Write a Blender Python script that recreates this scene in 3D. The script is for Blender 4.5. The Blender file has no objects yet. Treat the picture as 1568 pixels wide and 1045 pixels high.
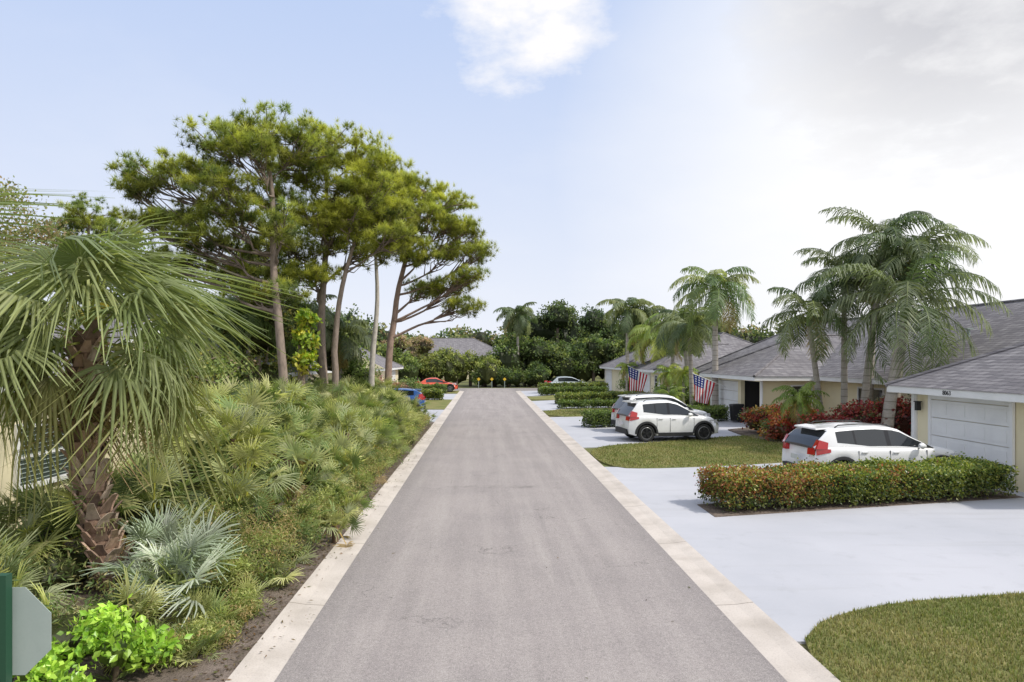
import bpy, math, numpy as np
from mathutils import Vector
rng=np.random.default_rng(11)
pi=math.pi
sc=bpy.context.scene
sc.view_settings.view_transform='Standard'
sc.view_settings.look='None'
sc.view_settings.exposure=0

# ------------------------------------------------------------ materials
def newmat(name):
    m=bpy.data.materials.new(name); m.use_nodes=True
    nt=m.node_tree; b=nt.nodes['Principled BSDF']
    return m,nt,b
def N(nt,t,**k):
    n=nt.nodes.new(t)
    for a,v in k.items(): setattr(n,a,v)
    return n
def L(nt,a,b): nt.links.new(a,b)
def mixc(nt,a,b,f,mode='MIX'):
    n=N(nt,'ShaderNodeMix',data_type='RGBA',blend_type=mode)
    for s,v in ((n.inputs[6],a),(n.inputs[7],b),(n.inputs[0],f)):
        if hasattr(v,'links'): L(nt,v,s)
        elif isinstance(v,(int,float)): s.default_value=v
        else: s.default_value=(*v,1)
    return n.outputs[2]
def mth(nt,op,a,b=0.0,c=0.0,clamp=False):
    n=N(nt,'ShaderNodeMath',operation=op); n.use_clamp=clamp
    for s,v in zip(n.inputs,(a,b,c)):
        if hasattr(v,'links'): L(nt,v,s)
        else: s.default_value=v
    return n.outputs[0]
def noise(nt,scale,detail=4,rough=.55,vec=None,coord='Object'):
    n=N(nt,'ShaderNodeTexNoise'); n.inputs['Scale'].default_value=scale
    n.inputs['Detail'].default_value=detail; n.inputs['Roughness'].default_value=rough
    if vec is None:
        t=N(nt,'ShaderNodeTexCoord'); vec=t.outputs[coord]
    L(nt,vec,n.inputs['Vector'])
    return n.outputs['Fac']
def ramp(nt,f,a,b):
    n=N(nt,'ShaderNodeMapRange'); n.inputs[1].default_value=a; n.inputs[2].default_value=b
    n.clamp=True; L(nt,f,n.inputs[0]); return n.outputs[0]
def bump(nt,b,h,strength=.3,dist=.02):
    n=N(nt,'ShaderNodeBump'); n.inputs['Strength'].default_value=strength; n.inputs['Distance'].default_value=dist
    L(nt,h,n.inputs['Height']); L(nt,n.outputs[0],b.inputs['Normal'])

def surf(name,c1,c2,scale=3,rough=.8,fine=60,bs=.2,bd=.01,spec=.3,finec=.12):
    m,nt,b=newmat(name)
    n1=noise(nt,scale,5); n2=noise(nt,fine,3)
    c=mixc(nt,c1,c2,ramp(nt,n1,.35,.68))
    c=mixc(nt,c,(0,0,0),mth(nt,'MULTIPLY',ramp(nt,n2,.5,.75),finec))
    L(nt,c,b.inputs['Base Color']); b.inputs['Roughness'].default_value=rough
    b.inputs['Specular IOR Level'].default_value=spec
    bump(nt,b,n2,bs,bd)
    return m
def plain(name,c,rough=.5,metal=0,coat=0,spec=.5):
    m,nt,b=newmat(name)
    n1=noise(nt,6,3)
    L(nt,mixc(nt,c,tuple(x*.88 for x in c),n1),b.inputs['Base Color'])
    b.inputs['Roughness'].default_value=rough; b.inputs['Metallic'].default_value=metal
    b.inputs['Coat Weight'].default_value=coat; b.inputs['Specular IOR Level'].default_value=spec
    return m
def foliage(name,trans=.35,rough=.5,spec=.35):
    m,nt,b=newmat(name)
    a=N(nt,'ShaderNodeAttribute',attribute_name='Col')
    L(nt,a.outputs['Color'],b.inputs['Base Color']); b.inputs['Roughness'].default_value=rough
    b.inputs['Specular IOR Level'].default_value=spec
    t=N(nt,'ShaderNodeBsdfTranslucent')
    L(nt,mixc(nt,a.outputs['Color'],(1.5,1.55,.8),1.0,'MULTIPLY'),t.inputs['Color'])
    mx=N(nt,'ShaderNodeMixShader'); mx.inputs[0].default_value=trans
    L(nt,b.outputs[0],mx.inputs[1]); L(nt,t.outputs[0],mx.inputs[2])
    L(nt,mx.outputs[0],nt.nodes['Material Output'].inputs['Surface'])
    return m
def colmat(name,rough=.8,ns=14,dark=.5,bs=.5,bd=.02,stretch=None):
    m,nt,b=newmat(name)
    a=N(nt,'ShaderNodeAttribute',attribute_name='Col')
    vec=None
    if stretch:
        t=N(nt,'ShaderNodeTexCoord'); mp=N(nt,'ShaderNodeMapping'); mp.inputs['Scale'].default_value=stretch
        L(nt,t.outputs['Object'],mp.inputs[0]); vec=mp.outputs[0]
    n1=noise(nt,ns,5,.65,vec)
    c=mixc(nt,a.outputs['Color'],(.01,.008,.006),mth(nt,'MULTIPLY',ramp(nt,n1,.42,.75),dark))
    L(nt,c,b.inputs['Base Color']); b.inputs['Roughness'].default_value=rough
    b.inputs['Specular IOR Level'].default_value=.2
    bump(nt,b,n1,bs,bd)
    return m

M_leaf=foliage('foliage',.36,.5)
M_gloss=foliage('foliage_glossy',.28,.36,.5)
M_grass=foliage('grass_blades',.25,.6,.2)
M_bark=colmat('bark',.9,10,.5,.7,.03,(1,1,.35))
M_palmbark=colmat('palm_bark',.85,12,.3,.4,.02,(.6,.6,4))
M_soil=surf('mulch',(.23,.185,.155),(.12,.095,.075),4,.95,40,.8,.03,.1,.6)
M_lawn=surf('lawn',(.16,.18,.06),(.26,.23,.10),1.2,.95,50,.6,.02,.1,.4)
M_ground=surf('earth',(.13,.15,.05),(.18,.16,.08),.3,.95,20,.4,.02,.1,.4)
def m_drive():
    m,nt,b=newmat('painted_concrete')
    n1=noise(nt,.35,5); n2=noise(nt,90,3); n3=noise(nt,1.7,6,.7)
    t=N(nt,'ShaderNodeTexCoord'); mp=N(nt,'ShaderNodeMapping'); mp.inputs['Scale'].default_value=(.25,2.2,1); L(nt,t.outputs['Object'],mp.inputs[0])
    n4=noise(nt,1.0,4,.6,mp.outputs[0])
    c=mixc(nt,(.475,.475,.505),(.41,.415,.445),ramp(nt,n1,.35,.68))
    c=mixc(nt,c,(.30,.30,.31),mth(nt,'MULTIPLY',ramp(nt,n3,.56,.8),.4))
    c=mixc(nt,c,(.35,.345,.35),mth(nt,'MULTIPLY',ramp(nt,n4,.55,.75),.4))
    c=mixc(nt,c,(0,0,0),mth(nt,'MULTIPLY',ramp(nt,n2,.5,.75),.07))
    L(nt,c,b.inputs['Base Color']); b.inputs['Roughness'].default_value=.75; b.inputs['Specular IOR Level'].default_value=.25
    bump(nt,b,n2,.15,.005); return m
M_conc=m_drive()
M_white=surf('white_paint',(.80,.80,.79),(.74,.74,.73),2,.55,40,.05,.002,.3,.04)
M_cream=surf('cream_stucco',(.80,.72,.50),(.74,.66,.45),1,.85,120,.3,.004,.2,.08)
M_dark=plain('dark_trim',(.02,.02,.022),.6)
M_gdark=plain('gloss_black_trim',(.012,.012,.014),.15)
M_green=plain('green_post',(.015,.07,.035),.5)
M_metal=surf('sign_back',(.36,.42,.38),(.30,.36,.33),2,.5,60,.05,.002,.5,.05)
M_car_white=plain('car_paint_white',(.80,.80,.80),.28,0,.8)
M_car_orange=plain('car_paint_orange',(.75,.09,.03),.3,0,.8)
M_car_blue=plain('car_paint_blue',(.03,.10,.30),.3,0,.8)
M_car_silver=plain('car_paint_silver',(.45,.50,.52),.3,.4,.8)
M_glass=plain('tinted_glass',(.012,.016,.02),.06,0,0,.8)
M_tyre=plain('tyre_rubber',(.018,.018,.018),.85)
M_rim=plain('alloy',(.30,.30,.31),.35,.8)
M_darkrim=plain('alloy_dark',(.05,.05,.055),.4,.6)
M_red=plain('red_lamp',(.45,.01,.01),.15,0,.6)
M_lamp=plain('clear_lamp',(.65,.67,.7),.1,.2,.6)
M_yellow=plain('yellow_reflector',(.75,.50,.03),.5)
M_blind=plain('window_shutter',(.05,.065,.06),.4)
M_col=colmat('cloth',.8,30,.05,.1,.002)
M_inter=plain('garage_interior',(.035,.033,.032),.9)  # near-black colour stands in for the shade inside the open garage

def m_curb():
    m,nt,b=newmat('kerb_concrete')
    t=N(nt,'ShaderNodeTexCoord'); sp=N(nt,'ShaderNodeSeparateXYZ'); L(nt,t.outputs['Object'],sp.inputs[0])
    n1=noise(nt,1.5,6); n2=noise(nt,50,3); n3=noise(nt,.5,3)
    c=mixc(nt,(.57,.51,.455),(.42,.37,.32),ramp(nt,n1,.42,.75))
    c=mixc(nt,c,(.33,.29,.25),mth(nt,'MULTIPLY',ramp(nt,n3,.5,.7),.4))
    fr=mth(nt,'PINGPONG',sp.outputs[1],1.52)
    j=mth(nt,'LESS_THAN',fr,.010)
    c=mixc(nt,c,(.16,.13,.10),mth(nt,'MULTIPLY',j,.7))
    c=mixc(nt,c,(.2,.17,.14),mth(nt,'MULTIPLY',ramp(nt,n2,.5,.8),.35))
    L(nt,c,b.inputs['Base Color']); b.inputs['Roughness'].default_value=.85
    bump(nt,b,n2,.25,.01); return m
M_curb=m_curb()

def m_road():
    m,nt,b=newmat('asphalt')
    t=N(nt,'ShaderNodeTexCoord'); sp=N(nt,'ShaderNodeSeparateXYZ'); L(nt,t.outputs['Object'],sp.inputs[0])
    mp=N(nt,'ShaderNodeMapping'); mp.inputs['Scale'].default_value=(1.6,.08,1); L(nt,t.outputs['Object'],mp.inputs[0])
    streak=noise(nt,1.5,6,.65,mp.outputs[0]); blot=noise(nt,.55,6,.6); fine=noise(nt,75,4,.85); mid=noise(nt,14,4,.7); m2=noise(nt,30,4,.8)
    c=mixc(nt,(.345,.305,.290),(.28,.248,.24),ramp(nt,blot,.35,.7))
    c=mixc(nt,c,(.41,.37,.345),mth(nt,'MULTIPLY',ramp(nt,streak,.47,.66),.6))
    c=mixc(nt,c,(.24,.215,.205),mth(nt,'MULTIPLY',ramp(nt,streak,.45,.30),.6))
    cx=mth(nt,'ABSOLUTE',mth(nt,'SUBTRACT',sp.outputs[0],.47))
    e=ramp(nt,mth(nt,'ADD',cx,mth(nt,'MULTIPLY',mth(nt,'SUBTRACT',mid,.5),.5)),1.9,2.7)
    c=mixc(nt,c,(.21,.19,.185),mth(nt,'MULTIPLY',e,.6))
    c=mixc(nt,c,(.12,.11,.105),mth(nt,'MULTIPLY',ramp(nt,fine,.50,.62),.6))
    c=mixc(nt,c,(.62,.58,.54),mth(nt,'MULTIPLY',ramp(nt,fine,.47,.36),.5))
    c=mixc(nt,c,(.13,.12,.115),mth(nt,'MULTIPLY',ramp(nt,m2,.52,.70),.5))
    c=mixc(nt,c,(.50,.46,.43),mth(nt,'MULTIPLY',ramp(nt,m2,.46,.34),.35))
    c=mixc(nt,c,(.18,.165,.155),mth(nt,'MULTIPLY',ramp(nt,mid,.56,.8),.5))
    v=N(nt,'ShaderNodeTexVoronoi',feature='DISTANCE_TO_EDGE'); v.inputs['Scale'].default_value=.33
    nv=N(nt,'ShaderNodeTexNoise'); nv.inputs['Scale'].default_value=1.6; nv.inputs['Detail'].default_value=6; L(nt,t.outputs['Object'],nv.inputs['Vector'])
    vm=N(nt,'ShaderNodeVectorMath',operation='MULTIPLY_ADD'); vm.inputs[1].default_value=(1.4,1.4,1.4)
    L(nt,nv.outputs['Color'],vm.inputs[0]); L(nt,t.outputs['Object'],vm.inputs[2]); L(nt,vm.outputs[0],v.inputs['Vector'])
    cr=mth(nt,'LESS_THAN',v.outputs['Distance'],.0028)
    crm=mth(nt,'MULTIPLY',cr,ramp(nt,noise(nt,.4,3),.48,.60))
    c=mixc(nt,c,(.10,.09,.085),mth(nt,'MULTIPLY',crm,.6))
    wob=mth(nt,'MULTIPLY',mth(nt,'SUBTRACT',mid,.5),.5)
    dy=mth(nt,'ABSOLUTE',mth(nt,'SUBTRACT',mth(nt,'ADD',sp.outputs[1],wob),17.5))
    s1=mth(nt,'MULTIPLY',ramp(nt,dy,.28,.02),ramp(nt,noise(nt,1.6,4,.7),.46,.66))
    s2=mth(nt,'MULTIPLY',s1,ramp(nt,cx,1.7,1.2))
    c=mixc(nt,c,(.10,.09,.085),mth(nt,'MULTIPLY',s2,.6))
    L(nt,c,b.inputs['Base Color']); b.inputs['Roughness'].default_value=.9
    b.inputs['Specular IOR Level'].default_value=.25
    bump(nt,b,fine,.5,.012); return m
M_road=m_road()

def m_shingle():
    m,nt,b=newmat('roof_shingles')
    t=N(nt,'ShaderNodeTexCoord'); sp=N(nt,'ShaderNodeSeparateXYZ'); L(nt,t.outputs['Object'],sp.inputs[0])
    cb=N(nt,'ShaderNodeCombineXYZ'); L(nt,mth(nt,'ADD',sp.outputs[0],sp.outputs[1]),cb.inputs[0])
    L(nt,mth(nt,'MULTIPLY',sp.outputs[2],2.0),cb.inputs[1])
    br=N(nt,'ShaderNodeTexBrick'); br.inputs['Scale'].default_value=1.0
    br.inputs['Brick Width'].default_value=.32; br.inputs['Row Height'].default_value=.16
    br.inputs['Mortar Size'].default_value=.010
    br.inputs['Color1'].default_value=(.17,.16,.17,1); br.inputs['Color2'].default_value=(.28,.265,.27,1)
    br.inputs['Mortar'].default_value=(.06,.06,.065,1)
    L(nt,cb.outputs[0],br.inputs['Vector'])
    n1=noise(nt,.7,5)
    c=mixc(nt,br.outputs['Color'],(.13,.12,.125),mth(nt,'MULTIPLY',ramp(nt,n1,.4,.75),.5))
    L(nt,c,b.inputs['Base Color']); b.inputs['Roughness'].default_value=.92
    b.inputs['Specular IOR Level'].default_value=.15
    bump(nt,b,br.outputs['Fac'],-.3,.01); return m
M_roof=m_shingle()

# ------------------------------------------------------------ mesh builder
class MB:
    def __init__(s): s.V=[];s.C=[];s.F=[];s.n=0
    def add(s,V,F,mat=0,col=(1,1,1),smooth=False):
        V=np.asarray(V,float).reshape(-1,3)
        c=np.ones((len(V),3))*np.asarray(col,float)
        s.V.append(V); s.C.append(c)
        if isinstance(F,np.ndarray): s.F.append((F+s.n,mat,smooth))
        else:
            for f in F: s.F.append((np.array([f])+s.n,mat,smooth))
        s.n+=len(V)
    def build(s,name,mats,parent=None,loc=(0,0,0),rz=0):
        V=np.concatenate(s.V); C=np.concatenate(s.C)
        lv=np.concatenate([f.ravel() for f,_,_ in s.F])
        tot=np.concatenate([np.full(len(f),f.shape[1]) for f,_,_ in s.F])
        mi=np.concatenate([np.full(len(f),m) for f,m,_ in s.F])
        sm=np.concatenate([np.full(len(f),q) for f,_,q in s.F])
        me=bpy.data.meshes.new(name)
        me.vertices.add(len(V)); me.vertices.foreach_set('co',V.astype(np.float32).ravel())
        me.loops.add(len(lv)); me.loops.foreach_set('vertex_index',lv.astype(np.int32))
        me.polygons.add(len(tot)); st=np.concatenate([[0],np.cumsum(tot)[:-1]])
        me.polygons.foreach_set('loop_start',st.astype(np.int32))
        me.polygons.foreach_set('material_index',mi.astype(np.int32))
        me.polygons.foreach_set('use_smooth',sm.astype(bool))
        for m in mats: me.materials.append(m)
        me.update(calc_edges=True)
        ca=me.color_attributes.new('Col','FLOAT_COLOR','POINT')
        ca.data.foreach_set('color',np.c_[np.clip(C,0,.85),np.ones(len(C))].astype(np.float32).ravel())
        me.validate()
        o=bpy.data.objects.new(name,me); sc.collection.objects.link(o)
        o.location=loc; o.rotation_euler=(0,0,rz)
        if parent: o.parent=parent
        return o
def empty(name,loc=(0,0,0),rz=0):
    e=bpy.data.objects.new(name,None); sc.collection.objects.link(e); e.location=loc; e.rotation_euler=(0,0,rz)
    e.empty_display_size=.3
    return e
BF=np.array([[0,3,2,1],[4,5,6,7],[0,1,5,4],[1,2,6,5],[2,3,7,6],[3,0,4,7]])
def box(m,x0,x1,y0,y1,z0,z1,mat=0,col=(1,1,1)):
    m.add([[x0,y0,z0],[x1,y0,z0],[x1,y1,z0],[x0,y1,z0],[x0,y0,z1],[x1,y0,z1],[x1,y1,z1],[x0,y1,z1]],BF,mat,col)
def tube(m,P,R,n=8,mat=0,col=(1,1,1),cap=False,smooth=True):
    P=np.asarray(P,float); R=np.ones(len(P))*R
    T=np.gradient(P,axis=0); T/=np.linalg.norm(T,axis=1)[:,None]+1e-9
    ref=np.array([.13,.97,.2]) if abs(T[0][2])>.6 else np.array([.1,.05,1.])
    A=np.cross(T,ref); A/=np.linalg.norm(A,axis=1)[:,None]+1e-9; B=np.cross(T,A)
    th=np.arange(n)*2*pi/n
    V=P[:,None]+R[:,None,None]*(np.cos(th)[None,:,None]*A[:,None]+np.sin(th)[None,:,None]*B[:,None])
    k=len(P)
    i=np.arange(k-1)[:,None]; j=np.arange(n)[None]; j2=(j+1)%n
    F=np.stack([i*n+j,i*n+j2,(i+1)*n+j2,(i+1)*n+j],-1).reshape(-1,4)
    if np.ndim(col)==2: col=np.repeat(np.asarray(col),n,0)
    m.add(V.reshape(-1,3),F,mat,col,smooth)
    if cap:
        m.add(V[-1],[list(range(n))],mat,col if np.ndim(col)==1 else col[-n:])
        m.add(V[0],[list(range(n))[::-1]],mat,col if np.ndim(col)==1 else col[:n])
def basis(az,el,roll=0):
    az=np.asarray(az,float); el=np.asarray(el,float)+0*az; roll=np.asarray(roll,float)+0*az
    f=np.stack([np.cos(el)*np.cos(az),np.cos(el)*np.sin(az),np.sin(el)],-1)
    s=np.stack([np.sin(az),-np.cos(az),0*az],-1); n=np.cross(s,f)
    s2=s*np.cos(roll)[...,None]+n*np.sin(roll)[...,None]; n2=n*np.cos(roll)[...,None]-s*np.sin(roll)[...,None]
    return np.stack([s2,f,n2],-1)
def inst(m,t,R,S,P,mat=0,col=None,smooth=False):
    tV,tF=t[0],t[1]; tc=t[2] if len(t)>2 else np.ones((len(tV),1))
    K=len(P); S=np.ones(K)*S
    V=np.einsum('kij,nj->kni',R,tV)*S[:,None,None]+P[:,None]
    F=(tF[None]+(np.arange(K)*len(tV))[:,None,None]).reshape(-1,tF.shape[1])
    C=(np.asarray(col)*np.ones((K,3)))[:,None]*tc[None]
    m.add(V.reshape(-1,3),F,mat,C.reshape(-1,3),smooth)
def randR(k):
    q=rng.normal(size=(k,4)); q/=np.linalg.norm(q,axis=1)[:,None]; w,x,y,z=q.T
    return np.stack([np.stack([1-2*(y*y+z*z),2*(x*y-z*w),2*(x*z+y*w)],-1),np.stack([2*(x*y+z*w),1-2*(x*x+z*z),2*(y*z-x*w)],-1),np.stack([2*(x*z-y*w),2*(y*z+x*w),1-2*(x*x+y*y)],-1)],-2)
LEAF=(np.array([[0,0,0],[.32,.45,.06],[0,1,0],[-.32,.45,.06]],float),np.array([[0,1,2,3]]))
LEAFN=(np.array([[0,0,0],[.14,.45,.05],[0,1,0],[-.14,.45,.05]],float),np.array([[0,1,2,3]]))

def blob(m,c,r,col,seed=0,mat=0):
    n,k=14,9
    th=np.linspace(0,2*pi,n,endpoint=False); ph=np.linspace(.05,pi-.05,k)
    d=np.stack([np.sin(ph)[:,None]*np.cos(th),np.sin(ph)[:,None]*np.sin(th),np.cos(ph)[:,None]+0*th],-1)
    q=1+.12*np.sin(d[...,0]*7+seed)+.1*np.cos(d[...,1]*9+seed*2)
    V=np.array(c)+d*q[...,None]*np.array(r)
    i=np.arange(k-1)[:,None]; j=np.arange(n)[None]; j2=(j+1)%n
    F=np.stack([i*n+j,(i+1)*n+j,(i+1)*n+j2,i*n+j2],-1).reshape(-1,4)
    m.add(V.reshape(-1,3),F,mat,col)
def leafmass(m,lobes,K,n,size,cols,sub=.25,core=.68,leaf=LEAF,mat=0,low=.55,spread=(.6,1.02)):
    cols=np.asarray(cols,float)
    for li,(cx,cy,cz,rx,ry,rz) in enumerate(lobes):
        d=rng.normal(size=(K,3)); d/=np.linalg.norm(d,axis=1)[:,None]
        d[:,2]=np.where(d[:,2]<-.35,-d[:,2],d[:,2])
        r=np.array([rx,ry,rz]); sub_r=sub*(rx*ry*rz)**(1/3)
        cc=np.array([cx,cy,cz])+d*r*rng.uniform(*spread,size=(K,1))
        ck=cols[rng.integers(0,len(cols),K)]*(low+(1.25-low)*(d[:,2:3]*.5+.5))*rng.uniform(.75,1.25,(K,1))  # shading painted into clump colour: dark underneath, lighter towards the top
        P=np.repeat(cc,n,0)+rng.normal(size=(K*n,3))*sub_r*np.array([1,1,.7])*.62
        C=np.repeat(ck,n,0)*rng.uniform(.7,1.35,(K*n,1))
        P[:,2]=np.maximum(P[:,2],.03)
        inst(m,leaf,randR(K*n),size*rng.uniform(.6,1.3,K*n),P,mat,C)
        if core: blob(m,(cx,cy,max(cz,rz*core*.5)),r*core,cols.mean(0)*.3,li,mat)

# ------------------------------------------------------------ palm pieces
def fan(nseg,R,Lp,spread,droop,tip,seed,pleat=True,split=.5,narrow=.66):
    r=np.random.default_rng(seed); V=[];F=[];C=[]
    w=.011+.008*R
    for y,ww in ((0,w*1.5),(Lp*.5,w),(Lp,w*.8)):
        V+= [[-ww,y,0],[ww,y,0],[0,y,-ww]]; C+=[[1.25,1.2,.8]]*3
    for a in (0,3):
        for i in range(3): F.append([a+i,a+(i+1)%3,a+3+(i+1)%3,a+3+i])
    dth=spread/nseg
    for i in range(nseg):
        th=-spread/2+spread*(i+.5)/nseg
        Ls=R*(1-.28*(abs(th)/(spread/2))**2)*r.uniform(.88,1.08)
        th2=th+r.normal()*.04
        S=[.04,split,.76,1.0]; tn=math.tan(dth/2)*1.02
        Wd=[.04*Ls*tn,split*Ls*tn,split*Ls*tn*narrow,.004]
        td=tip*r.uniform(.4,1.6); lift=r.normal()*.06
        b=len(V); k=3 if pleat else 2
        for s,wd in zip(S,Wd):
            t=th if s<=split else th2
            dx,dy=math.sin(t),math.cos(t); sx,sy=math.cos(t),-math.sin(t)
            q=max(0,s-split*.8)
            z=-td*Ls*q*q*2+lift*Ls*s
            rr=s*Ls*(1-.25*min(1,td)*q)
            cx,cy=dx*rr,Lp+dy*rr
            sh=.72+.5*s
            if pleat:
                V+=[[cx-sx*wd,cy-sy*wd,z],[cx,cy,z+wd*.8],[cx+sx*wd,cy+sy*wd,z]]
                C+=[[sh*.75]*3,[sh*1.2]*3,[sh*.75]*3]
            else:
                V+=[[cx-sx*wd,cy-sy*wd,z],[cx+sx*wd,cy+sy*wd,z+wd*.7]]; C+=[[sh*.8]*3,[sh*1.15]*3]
        for s in range(3):
            for q in range(k-1):
                F.append([b+s*k+q,b+s*k+q+1,b+(s+1)*k+q+1,b+(s+1)*k+q])
    V=np.array(V,float)
    yy=np.maximum(V[:,1]-Lp*.6,0)
    V[:,2]-=droop*yy**2
    V[:,2]+=.25*np.abs(V[:,0])*(V[:,1]>Lp*.9)*(1 if droop<.12 else -.4)
    return V,np.array(F),np.array(C,float)
def frond(Lf,a0,bend,nl,lmax,droop,seed,wid=.022,plum=.5):
    r=np.random.default_rng(seed)
    t=np.linspace(0,1,nl); ang=a0-bend*t**1.25; ds=Lf/(nl-1)
    y=np.concatenate([[0],np.cumsum(np.cos(ang)[:-1]*ds)]); z=np.concatenate([[0],np.cumsum(np.sin(ang)[:-1]*ds)])
    V=[];F=[];C=[]
    for i in range(nl):
        w=.035*(1-t[i])+.006; nz=np.array([0,-math.sin(ang[i]),math.cos(ang[i])])
        V+=[[-w,y[i],z[i]],[w,y[i],z[i]],[0,y[i]-nz[1]*w,z[i]-nz[2]*w]]; C+=[[1.3,1.3,.8]]*3
        if i:
            b=3*i
            for q in range(3): F.append([b-3+q,b-3+(q+1)%3,b+(q+1)%3,b+q])
    for i in range(nl):
        if t[i]<.14: continue
        tg=np.array([0,math.cos(ang[i]),math.sin(ang[i])]); nn=np.array([0,-math.sin(ang[i]),math.cos(ang[i])])
        l=lmax*max(.18,math.sin(pi*min(1,.14+.84*t[i])))**.6
        for sd in (-1,1):
            p=np.array([0,y[i],z[i]])
            d=np.array([sd,0,0])*r.uniform(.7,1)+tg*r.uniform(.35,.7)+nn*r.uniform(-.45,.5)*plum
            d/=np.linalg.norm(d); ll=l*r.uniform(.85,1.1)
            dn=np.array([0,0,-1.])
            mid=p+d*ll*.5+dn*droop*ll*.12; tip=p+d*ll*.88+dn*droop*ll*r.uniform(.4,.8)
            b=len(V); w=wid*r.uniform(.8,1.2)
            V+=[list(p-tg*w*.6),list(p+tg*w*.6),list(mid+tg*w),list(mid-tg*w),list(tip+tg*w*.25),list(tip-tg*w*.25)]
            s=r.uniform(.75,1.25); C+=[[s*.9]*3]*2+[[s]*3]*2+[[s*1.2,s*1.15,s]]*2
            F+=[[b,b+1,b+2,b+3],[b+3,b+2,b+4,b+5]]
    return np.array(V),np.array(F),np.array(C,float)

# ------------------------------------------------------------ world
AZ,EL=112,50
def build_world():
    w=bpy.data.worlds.new('World'); sc.world=w; w.use_nodes=True
    nt=w.node_tree; bg=nt.nodes['Background']; bg.inputs[1].default_value=.1
    sky=N(nt,'ShaderNodeTexSky',sky_type='NISHITA'); sky.sun_disc=False
    sky.sun_elevation=math.radians(EL); sky.sun_rotation=math.radians(AZ)
    sky.air_density=1.0; sky.dust_density=1.2; sky.ozone_density=1.0
    tc=N(nt,'ShaderNodeTexCoord'); nrm=N(nt,'ShaderNodeVectorMath',operation='NORMALIZE'); L(nt,tc.outputs['Generated'],nrm.inputs[0])
    sp=N(nt,'ShaderNodeSeparateXYZ'); L(nt,nrm.outputs[0],sp.inputs[0])
    x,y,z=sp.outputs
    c=mixc(nt,sky.outputs[0],(5.8,7.1,10.0),.88)
    h=ramp(nt,z,.48,.02)
    c=mixc(nt,c,(9.0,9.25,9.9),mth(nt,'MULTIPLY',mth(nt,'POWER',h,1.15),.92))
    def dotd(d):
        v=Vector(d).normalized(); n=N(nt,'ShaderNodeVectorMath',operation='DOT_PRODUCT'); L(nt,nrm.outputs[0],n.inputs[0]); n.inputs[1].default_value=v
        return n.outputs['Value']
    pz=mth(nt,'ADD',mth(nt,'MAXIMUM',z,0),.22)
    cb=N(nt,'ShaderNodeCombineXYZ'); L(nt,mth(nt,'DIVIDE',x,pz),cb.inputs[0]); L(nt,mth(nt,'DIVIDE',y,pz),cb.inputs[1])
    nA=noise(nt,1.5,5,.55,cb.outputs[0]); nB=noise(nt,4.0,6,.6,cb.outputs[0])
    veil=ramp(nt,dotd((.95,1,.30)),.80,.965)
    veil=mth(nt,'ADD',veil,mth(nt,'MULTIPLY',mth(nt,'SUBTRACT',nA,.5),.5),clamp=True)
    c=mixc(nt,c,(10.3,10.3,10.4),mth(nt,'MULTIPLY',veil,.96))
    def cloud(d,a,b,na=.10):
        q=mth(nt,'ADD',dotd(d),mth(nt,'MULTIPLY',mth(nt,'SUBTRACT',nB,.5),na))
        return ramp(nt,q,a,b)
    k1=cloud((.045,1.045,.565),.9925,.9985,.024)
    c=mixc(nt,c,(10.3,10.15,10.2),mth(nt,'MULTIPLY',k1,.95))
    k2=cloud((.74,1.045,.64),.968,.992,.05)
    c=mixc(nt,c,mixc(nt,(6.0,6.05,6.5),(8.6,8.6,8.8),ramp(nt,nB,.38,.66)),mth(nt,'MULTIPLY',k2,.9))
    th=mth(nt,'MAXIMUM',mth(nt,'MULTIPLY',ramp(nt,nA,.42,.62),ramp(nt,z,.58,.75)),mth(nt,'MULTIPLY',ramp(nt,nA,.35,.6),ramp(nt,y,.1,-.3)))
    c=mixc(nt,c,(13.5,13.3,13.2),mth(nt,'MULTIPLY',th,.85))  # bright clouds overhead and behind camera, added out of view as extra light
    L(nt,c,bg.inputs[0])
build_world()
az=math.radians(AZ); el=math.radians(EL)
d=Vector((math.sin(az)*math.cos(el),math.cos(az)*math.cos(el),math.sin(el)))
sl=bpy.data.lights.new('sun','SUN'); sl.energy=3.5; sl.angle=math.radians(3); sl.color=(1,.95,.86)
so=bpy.data.objects.new('sun',sl); sc.collection.objects.link(so); so.rotation_euler=d.to_track_quat('Z','Y').to_euler(); so.location=(20,20,40)

cam=bpy.data.cameras.new('camera'); co=bpy.data.objects.new('camera',cam); sc.collection.objects.link(co)
cam.sensor_width=36; cam.lens=24; cam.clip_end=3000; cam.clip_start=.1
cam.shift_x=.0261; cam.shift_y=.0175
co.location=(0,0,3.3); co.rotation_euler=(pi/2,0,0); sc.camera=co

# ------------------------------------------------------------ ground
def sheet(name,pts,z,mat,th=0):
    m=MB(); n=len(pts)
    m.add([[x,y,z] for x,y in pts],[list(range(n))])
    if th:
        for i in range(n):
            a,b=pts[i],pts[(i+1)%n]
            m.add([[a[0],a[1],z-th],[b[0],b[1],z-th],[b[0],b[1],z],[a[0],a[1],z]],[[0,1,2,3]])
    return m.build(name,[mat])
def smoothpoly(P,it=2):
    P=[np.array(p,float) for p in P]
    for _ in range(it):
        Q=[]
        for i in range(len(P)):
            a,b=P[i],P[(i+1)%len(P)]; Q+=[a*.75+b*.25,a*.25+b*.75]
        P=Q
    return [tuple(p) for p in P]
sheet('ground',[(-900,-300),(900,-300),(900,1500),(-900,1500)],0,M_ground)
RX0,RX1=-2.15,3.08; CX0,CX1=-2.62,3.58
sheet('road',[(RX0,-30),(RX1,-30),(RX1,70),(16,71),(16,77),(-16,77),(-16,71),(RX0,70)],.012,M_road)
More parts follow.
